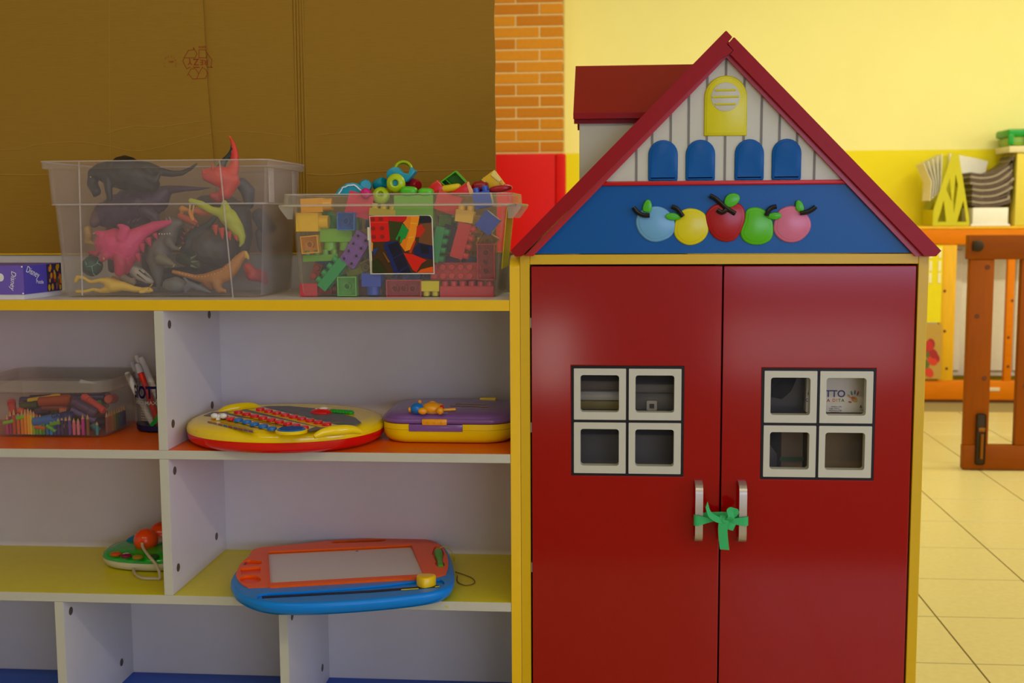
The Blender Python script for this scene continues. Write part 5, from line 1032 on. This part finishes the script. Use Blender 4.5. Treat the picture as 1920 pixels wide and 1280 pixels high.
for si, (a, b_, c, d) in enumerate((((345, 195), (560, 240), (1010, 322), (800, 275)), ((520, 200), (620, 190), (1180, 320), (1080, 330)), ((735, 130), (800, 118), (1660, 290), (1500, 300)))):
    pp = []
    for i in range(16):
        t0, t1 = i/16, (i+.85)/16; A, B, D, E_ = V(a), V(b_), V(d), V(c)
        q = [oz(*(A.lerp(D, t)).lerp(B.lerp(E_, t), s), ZT+.00115) for t, s in ((t0, .2), (t1, .2), (t1, .8), (t0, .8))]
        pp.append((q, random.choice(((120, 90, 90), (90, 110, 80), (140, 120, 70), (80, 90, 120), (150, 80, 80), (96, 96, 100)))))
    printmesh('picture_strip', pp, ot)
pp = []
for i in range(9):
    t0, t1 = i/9, (i+.9)/9; A, B = V((205, 262)), V((650, 362)); q = [oz(*(A.lerp(B, t)+V((0, s))), ZT+.0007) for t, s in ((t0, -9), (t1, -9), (t1, 9), (t0, 9))]; pp.append((q, random.choice(((140, 60, 80), (60, 110, 150), (150, 110, 60), (110, 80, 130), (180, 180, 160)))))
printmesh('picture_strip', pp, ot)
def button(zx, zy, m, name='button', r=.0088, h=.0055):
    c = oz(zx, zy+8, ZT+.002); c.z = ZT+.0019; b = bm_new(); lathe(b, [(r, 0), (r, h*.6), (r*.85, h*.95), (r*.4, h), (.0002, h*.9)], c, (0, 0, 1), 18); obj(name, b, m, ot)
rows = [((716, 142), (1362, 287), 9, RT), ((502, 171), (1142, 320), 9, RT)]
for (a, b_, n, m) in rows:
    for i in range(n): t = i/(n-1); button(a[0]+(b_[0]-a[0])*t, a[1]+(b_[1]-a[1])*t, m)
for x, y in ((283, 200), (362, 216), (432, 236)): button(x, y, RT)
for x, y in ((505, 249), (584, 267), (660, 290), (745, 310), (830, 333)): button(x, y, BT, 'button', .0092, .0058)
c = oz(1020, 362); b = bm_new(); lathe(b, [(.0290, 0), (.0290, .004), (.027, .0055), (.0255, .0045), (.0002, .0045)], (c.x, c.y, ZT-.0002), (0, 0, 1), 36); sp_ = obj('speaker_ring', b, YT, ot)
b = bm_new(); lathe(b, [(.0252, .0046), (.0252, .006), (.023, .0072), (.0002, .0072)], (c.x, c.y, ZT-.0002), (0, 0, 1), 36); g_ = obj('speaker_grille', b, BT, sp_)
for i in range(-3, 4):
    hw = math.sqrt(max(0, .021**2-(i*.0058)**2)); a_2 = math.radians(40); d = V((math.cos(a_2), math.sin(a_2), 0)); n_ = V((-d.y, d.x, 0)); k0 = V((c.x, c.y, ZT+.0072))+n_*i*.0058
    b = bm_new(); tube(b, [k0-d*hw, k0+d*hw], .0011, 6); obj('slot_bar', b, mat('blue_dark', (10, 60, 120), .4), sp_)
b = bm_new(); c = oz(315, 245); 
for dx in (-1, 1): ball(b, (c.x+dx*.0085, c.y, ZT+.008), .0075, (1.0, .75, .75), 2)
ball(b, (c.x, c.y, ZT+.0075), .0045, sub=1); bx(b, c.x-.003, c.x+.003, c.y-.008, c.y, ZT+.001, ZT+.006); obj('bow_slider', b, P('bow_white', (226, 224, 206), .3), ot)
b = bm_new(); tube(b, [oz(335, 262, ZT+.001), oz(655, 348, ZT+.001)], .0018, 8); obj('slider_track', b, mat('track', (190, 150, 10), .4), ot)
st_ = bm_new(); c = oz(1312, 180); lathe(st_, [(.0002, -.022), (.010, -.019), (.0165, -.006), (.0165, .008), (.010, .018), (.0002, .0205)], (c.x, c.y, ZT+.0015), (.93, -.36, 0), 20)
for v in st_.verts: v.co.z = ZT+.001+(v.co.z-ZT-.0015)*.55
so = obj('strawberry', st_, RT, ot); b = bm_new(); ball(b, (c.x+.004, c.y, ZT+.010), .007, (1.4, 1, .5), 2); ball(b, (c.x-.008, c.y+.002, ZT+.0085), .0045, (1.4, 1, .5), 1); obj('cream_blob', b, P('cream', (226, 220, 190), .3), so)
b = bm_new(); c2 = oz(1500, 178); 
for i in range(7): ball(b, (c2.x-.018+i*.0065, c2.y+.005-i*.0022, ZT+.003), .0075, (1.0, 1.3, .62), 2)
obj('leaf', b, P('leaf_plastic', (20, 160, 30), .3), so)
for (p0, p1) in (((1240, 385), (1700, 340)), ((300, 165), (720, 112))):
    a, c_ = oz(*p0), oz(*p1); ps = spline([a+V((0, 0, -.004)), a.lerp(c_, .2)+V((0, 0, .002)), a.lerp(c_, .5)+V((0, -.002, .0035)), a.lerp(c_, .8)+V((0, 0, .002)), c_+V((0, 0, -.004))], 5)
    b = bm_new(); tube(b, ps, [.004+.0055*math.sin(PI*i/(len(ps)-1)) for i in range(len(ps))], 12); obj('handle', b, YT, ot, ang=1.2)

# purple and yellow toy case
QX0, QX1 = -.440, -.1845; qx, qy = (QX0+QX1)/2, .190
lc = thing('toy_case', 'purple and yellow clamshell toy computer with a teddy on its lid', 'toy computer', (qx, qy, Z2))
PU = P('toy_purple', (124, 84, 142), .15, var=.04); OG2 = P('toy_orange', (236, 160, 16), .25)
cl = lambda d, z, hy=.104: [(x, y, Z2+z) for x, y in smoothpoly(rrect(qx, qy, (QX1-QX0)/2-d, hy-d, .05, 6), 1)]
b = bm_new(); loft(b, [cl(.018, .0004), cl(.009, .002), cl(.003, .009), cl(.0008, .018), cl(.0005, .0265), cl(.0015, .0268), cl(.0005, .0274), cl(.0006, .038)]); obj('lower_shell', b, YT, lc, ang=1.)
b = bm_new(); loft(b, [cl(.0022, .0383), cl(.0, .0395), cl(-.001, .044), cl(.0005, .0475), cl(.003, .0485), cl(.0035, .0500), cl(.006, .0535), cl(.012, .0565), cl(.022, .0585), cl(.045, .0600)]); obj('lid', b, PU, lc, ang=1.)
x0, x1 = at(766, 790, .084).x, at(867, 790, .084).x; obj('lock_plate', bx(bm_new(), x0, x1, qy-.1055, qy-.099, Z2+.0245, Z2+.0380, .001), PU, lc)
x0, x1 = at(791, 790, .084).x, at(838, 790, .084).x; b = bm_new(); bx(b, x0, x1, qy-.1085, qy-.0955, Z2+.037, Z2+.0485, .002)
lt = obj('latch', b, OG2, lc)
for i in range(3):
    b = bm_new(); ball(b, (x0+(x1-x0)*(.22+.28*i), qy-.1085, Z2+.0425), .0022, sub=1); obj('bump', b, OG2, lt)
x0, x1 = at(900, 755, .27).x, at(931, 755, .27).x; obj('hinge_tab', bx(bm_new(), x0, x1, .262, .280, Z2+.0545, Z2+.0618, .002), YT, lc)
tz = Z2+.0600
b = bm_new(); c = atz(808, 764, tz+.008); tc_ = V((c.x, c.y, tz))
ball(b, tc_+V((.002, .004, .006)), .0165, (1.25, 1.0, .72)); ball(b, tc_+V((-.0135, -.016, .004)), .0085, (1.1, .8, .8), 2); ball(b, tc_+V((.0195, -.014, .0045)), .0082, (.9, .8, .9), 2); ball(b, tc_+V((.0, .018, .012)), .0085, (1, .8, .8), 2); ball(b, tc_+V((.016, .015, .008)), .006, sub=2)
td = obj('teddy', b, OG2, lc, label='orange teddy bear figure with blue cap')
b = bm_new(); ball(b, tc_+V((-.026, -.004, .0068)), .0130, (1, 1.05, .85)); obj('cap', b, P('cap_blue', (10, 112, 184), .2), td)
b = bm_new(); ball(b, tc_+V((-.0395, -.006, .005)), .0052, (.7, 1, 1), 2); ball(b, tc_+V((-.022, .004, .0185)), .0038, sub=1); obj('ear', b, OG2, td)
b = bm_new(); ball(b, tc_+V((.0215, -.004, .009)), .0065, (.6, .8, .8), 2); obj('scarf', b, RT, td)
b = bm_new(); tube(b, [tc_+V((.022, .004, .003)), tc_+V((.046, .010, .0035))], .0028, 8); obj('arm', b, OG2, td)
gp = []; random.seed(2)
for r_, (xa, xb, y_) in enumerate(((855, 912, 757.0), (845, 915, 761.0))):
    x = xa
    while x < xb:
        w_ = random.uniform(3, 6.5); q0 = atz(x, y_+(x-850)*.035, tz-.0004); q1 = atz(x+w_*.8, y_+(x-850)*.035, tz-.0004); hh = random.uniform(.007, .011)
        gp.append(([V((q0.x, q0.y-hh*.4, tz+.0004)), V((q1.x, q1.y-hh*.6, tz+.0004)), V((q1.x+.001, q1.y+hh*.5, tz+.0004)), V((q0.x-.001, q0.y+hh*.3, tz+.0004))], (176, 140, 60))); x += w_
printmesh('gold_print', gp, lc)
p_ = atz(800, 776.5, Z2+.0575); lettering('Clementoni', .0085, V((p_.x, p_.y, Z2+.0598)), (1, 0, 0), (0, .97, .16), mat('print_pale', (190, 180, 200), .4), lc)

# ---------------------------------------------------------------- third shelf: toy remote and drawing board
Z3 = .3215
rx_, ry_ = -.9425, .205
rt = thing('toy_phone', 'green and white toy with orange balls and a pale cord half behind the divider', 'toy', (rx_, ry_, Z3))
GT = P('toy_green', (10, 160, 24), .15, spec=.6); WP2 = P('toy_ivory', (214, 206, 170), .3)
re_ = lambda a, b_, z: [(x, y, Z3+z) for x, y in ell(rx_, ry_, a, b_, 40, -.12, 2.4)]
b = bm_new(); loft(b, [re_(.082, .058, .0004), re_(.094, .068, .004), re_(.0995, .0735, .014), re_(.1, .074, .0195)]); obj('base', b, WP2, rt, ang=1.)
b = bm_new(); loft(b, [re_(.1, .074, .0198), re_(.0985, .0725, .0265), re_(.09, .065, .0335), re_(.07, .048, .038), re_(.04, .026, .0395)]); obj('shell', b, GT, rt, ang=1.)
def r5(x, y, z): return atz(160+x/7.53, 950+y/7.53, z)
for (x, y, z, c) in ((430, 655, .037, (200, 80, 20)), (575, 678, .037, (120, 20, 60)), (740, 700, .036, (150, 120, 20)), (960, 690, .036, (20, 80, 30))):
    c_ = r5(x, y, Z3+z); b = bm_new(); ball(b, (c_.x, c_.y, Z3+z-.0015),   .0115, (1, .95, .42), 2); bt_ = obj('button', b, P('btn_%d_%d_%d' % c, c, .3), rt)
    if c == (120, 20, 60): b = bm_new(); tube(b, [(c_.x-.005, c_.y-.002, Z3+z+.0022), (c_.x, c_.y+.001, Z3+z+.003), (c_.x+.005, c_.y+.003, Z3+z+.002)], .0012, 6); obj('mark', b, WP2, bt_)
OB = P('ball_orange', (232, 76, 14), .22)
BY = .190; bc = at(273.5, 1012.5, BY); b = bm_new(); ball(b, bc, .0245); ob = obj('ball', b, OB, rt, ang=2); b = bm_new(); ca = at(266.5, 1017, BY-.0235); lathe(b, [(.0045, 0), (.0045, .004), (.003, .006)], ca+V((0, .004, 0)), (0, -1, 0), 12); obj('socket', b, OB, ob)
b = bm_new(); bc2 = at(303, 1002, .245); ball(b, bc2, .0275); obj('ball', b, OB, rt, ang=2)
b = bm_new(); pv = [at(160+x/7.53, 950+y/7.53, .235) for x, y in ((542, 590), (548, 530), (590, 460), (640, 418), (720, 400), (800, 400), (800, 580))]; prism(b, smoothpoly([(p.x, p.z) for p in pv], 1), 'y', .23, .25, .003); hd = obj('hood', b, P('hood_blue', (24, 104, 150), .3), rt)
b = bm_new(); pv = [at(160+x/7.53, 950+y/7.53, .2295) for x, y in ((580, 555), (625, 505), (700, 480), (780, 480), (700, 570), (640, 575))]; prism(b, smoothpoly([(p.x, p.z) for p in pv], 1), 'y', .2295, .231); obj('eye_white', b, P('eye_white', (220, 220, 214), .3), hd)
b = bm_new(); pts = [at(266.5, 1018, BY-.027), at(269, 1028, BY-.036), at(279, 1042, .125), at(291, 1056, .105), at(299, 1073, .095), at(299, 1085, .090), at(292, 1092, .088), at(281, 1094, .088), at(268, 1090, .090), at(257, 1082, .105), at(251.5, 1072, .122), at(250, 1066, .134)]
for p in pts: p.z = max(p.z, Z3+.0035)
tube(b, spline(pts, 6), .0030, 10); obj('cord', b, mat('cord_beige', (186, 172, 136), .6), rt)
b = bm_new(); ball(b, (bc2.x-.012, bc2.y-.03, Z3+.044), .022, (1.4, .9, .5), 2); obj('face', b, mat('face_pink', (196, 160, 140), .5), rt)

# magnetic drawing board
def dz(zx, zy, z):
    p = atz(400+zx/3.692, 970+zy/3.692, z)
    if p.y > .1: p.y = .1+(p.y-.1)*.83
    return p
DT = Z3+.0280
dbd = thing('drawing_board', 'blue and orange magnetic drawing board with grey screen on the lime shelf', 'drawing board', (-.52, .12, Z3))
DB = P('board_blue', (4, 128, 214), .25, var=.03, spec=.25); DO = P('board_orange', (236, 92, 0), .3, var=.04, spec=.2); DOd = P('board_orange_deep', (236, 70, 0), .28, spec=.2)
out = [(114, 440), (135, 385), (190, 325), (240, 275), (262, 230), (290, 195), (340, 178), (430, 166), (640, 146), (840, 115), (1040, 101), (1250, 93), (1420, 95), (1530, 115), (1605, 150), (1645, 210), (1664, 290), (1672, 370), (1668, 440), (1645, 480), (1560, 512), (1380, 540), (1150, 563), (900, 582), (650, 594), (450, 594), (300, 577), (190, 540), (130, 495)]
op = smoothpoly([tuple(dz(x, y, DT)[:2]) for x, y in out], 2)
b = bm_new(); ins = lambda d, z: [(x, y, z) for x, y in (inset(op, d) if d else op)]
loft(b, [ins(.021, Z3+.0004), ins(.013, Z3+.002), ins(.004, Z3+.009), ins(0, Z3+.018), ins(.0005, DT-.004), ins(.003, DT-.001), ins(.006, DT-.0003)], True, False)
# top of the body with the slot channel cut
ch = [tuple(dz(x, y, DT)[:2]) for x, y in ((305, 525), (600, 513), (1100, 475), (1395, 440), (1560, 425), (1600, 440), (1600, 470), (1520, 490), (1100, 528), (600, 566), (330, 584), (300, 575))]
obj('body', b, DB, dbd, ang=1.)
ch = smoothpoly(ch, 1)
ip = inset(op, .006)
scr = [tuple(dz(x, y, DT)[:2]) for x, y in ((400, 232), (1388, 172), (1458, 405), (396, 466))]
hole_o = [tuple(dz(x, y, DT)[:2]) for x, y in ((165, 370), (196, 310), (262, 262), (285, 215), (320, 194), (420, 178), (640, 158), (830, 128), (1050, 112), (1250, 104), (1410, 104), (1520, 122), (1590, 160), (1626, 230), (1634, 310), (1622, 370), (1602, 408), (1400, 428), (255, 497), (190, 462), (152, 410))]
hole_o = smoothpoly(hole_o, 1)
b = bm_new(); plate(b, ip, [ch, inset(hole_o, .004)], DT-.0032, DT-.0002); obj('top_rim', b, DB, dbd, smooth=False)
b = bm_new(); prism(b, inset(ip, .0005), 'z', DT-.0062, DT-.0036); obj('inner_floor', b, DB, dbd, smooth=False)
sl = [tuple(dz(x, y, DT-.0035)[:2]) for x, y in ((338, 545), (1100, 503), (1562, 468), (1562, 482), (1100, 518), (338, 560))]
obj('slot', prism(bm_new(), sl, 'z', DT-.0035, DT-.0031), BLK, dbd, smooth=False)
rec = [[(205, 300), (265, 291), (300, 296), (340, 304), (338, 322), (275, 338), (205, 332)], [(190, 356), (326, 348), (327, 390), (190, 401)]]
holes = [[tuple(dz(x, y, DT)[:2]) for x, y in r] for r in rec]
e_ = [dz(256+74*math.cos(t), 434+28*math.sin(t), DT) for t in [k*PI/10 for k in range(20)]]; holes.append([tuple(p[:2]) for p in e_])
holes.append([tuple(dz(x, y, DT)[:2]) for x, y in ((838, 146), (870, 136), (1200, 118), (1222, 122), (1215, 130), (1190, 137), (860, 153))])
pw = smoothpoly([tuple(dz(x, y, DT)[:2]) for x, y in ((1548, 176), (1588, 176), (1612, 235), (1596, 275), (1590, 300), (1606, 322), (1598, 342), (1552, 344), (1538, 320), (1548, 296), (1530, 262), (1524, 230))], 1); holes.append(pw)
op_ = obj('top_plate', plate(bm_new(), hole_o, [scr]+holes, DT-.004, DT+.0018), DO, dbd, smooth=False)
for h_, z, m, nm in ((holes[0], .0042, DOd, 'stamp_recess'), (holes[1], .0042, DOd, 'stamp_recess'), (holes[2], .0042, DOd, 'stamp_recess'), (pw, .0042, DOd, 'pen_recess')):
    obj(nm, prism(bm_new(), inset(h_, -.0008), 'z', DT-.0033, DT-z+.0020), m, op_, smooth=False)
so_ = [tuple(dz(x, y, DT+.004)[:2]) for x, y in ((398, 208), (1385, 146), (1466, 412), (390, 474))]
obj('screen_frame', plate(bm_new(), so_, [scr], DT-.002, DT+.0042), DO, op_, smooth=False)
obj('screen', prism(bm_new(), inset(scr, -.001), 'z', DT-.0045, DT-.0015), mat('screen_grey', (206, 204, 200), .45, var=.06, scale=300), dbd, smooth=False)
b = bm_new(); q0 = dz(1005, 210, DT-.001); tube(b, [q0, q0+V((.004, .003, 0))], .0008, 5); obj('scribble', b, mat('pencil_grey', (70, 70, 70), .6), dbd)
for i, (x, y) in enumerate(((1395, 180), (410, 220))): pass
pn = thing('stylus', 'green stylus resting in its recess on the drawing board', 'stylus', dz(1570, 260, DT))
a, c_ = dz(1566, 196, DT+.002), dz(1576, 338, DT+.001); ps = spline([a, a.lerp(c_, .3), a.lerp(c_, .55), a.lerp(c_, .8), c_], 4)
rr_ = [.0035, .006, .0078, .0084, .0084, .0082, .0078, .007, .0062, .0056, .0054, .0054, .0056, .0060, .0062, .0060, .0052]
b = bm_new(); tube(b, ps, rr_, 14); obj('body', b, P('stylus_green', (70, 170, 10), .35), pn, ang=1.2)
YS = mat('string_yellow', (206, 190, 20), .6); BS = mat('string_brown', (120, 96, 60), .6)
b = bm_new(); sp_ = [dz(1575, 190, DT+.006), dz(1610, 174, DT+.008), dz(1645, 190, DT+.006), dz(1668, 235, DT+.004), dz(1678, 280, Z3+.012)]; tube(b, spline(sp_, 6), .0010, 6); obj('string', b, YS, pn)
b = bm_new(); zs = Z3+.0014; tube(b, spline([dz(1684, 360, zs), dz(1740, 382, zs), dz(1795, 410, zs), dz(1812, 440, zs), dz(1795, 460, zs), dz(1750, 469, zs), dz(1705, 455, zs), dz(1690, 430, zs), dz(1694, 390, zs)], 6), .0010, 6); obj('string_loop', b, BS, pn)
kn = dz(1472, 470, DT-.004); b = bm_new(); kp = smoothpoly([(kn.x-.0185, kn.y+.012), (kn.x-.008, kn.y+.0165), (kn.x+.008, kn.y+.0165), (kn.x+.0185, kn.y+.011), (kn.x+.0175, kn.y-.004), (kn.x+.004, kn.y-.018), (kn.x-.005, kn.y-.018), (kn.x-.018, kn.y-.003)], 2)
loft(b, [[(x, y, DT-.0032) for x, y in kp], [(x, y, DT+.0125) for x, y in kp], [(x, y, DT+.0145) for x, y in inset(kp, .0015)], [(x, y, DT+.0150) for x, y in inset(kp, .004)]]); obj('eraser_slider', b, P('slider_yellow', (240, 200, 6), .28), dbd, ang=1.)
b = bm_new(); tube(b, [dz(1300, 500, DT-.0022), dz(1420, 492, DT-.0022)], .0012, 6); tube(b, [dz(1535, 480, DT-.0022), dz(1565, 477, DT-.0022)], .0012, 6); obj('slider_foot', b, YS, dbd)
b = bm_new(); q0 = at(820, 1127, -.002); tube(b, [q0+V((0, .0, .012)), q0+V((.0005, -.001, .004)), q0], .0008, 6); tube(b, [q0+V((0, 0, .004)), q0+V((-.005, 0, .009))], .0007, 5); ball(b, q0, .0013, sub=1); tag(obj('thread_end', b, YS), 'tiny yellow thread stub at the lime shelf front edge', 'thread')
b = bm_new(); q0 = at(838, 1137, -.0006); lathe(b, [(.0002, -.0002), (.0022, 0), (.0018, .0005), (.0002, .0006)], q0, (0, -1, 0), 14); tag(obj('paint_dot', b, YS), 'yellow paint dot on the lime shelf front edge', 'mark')
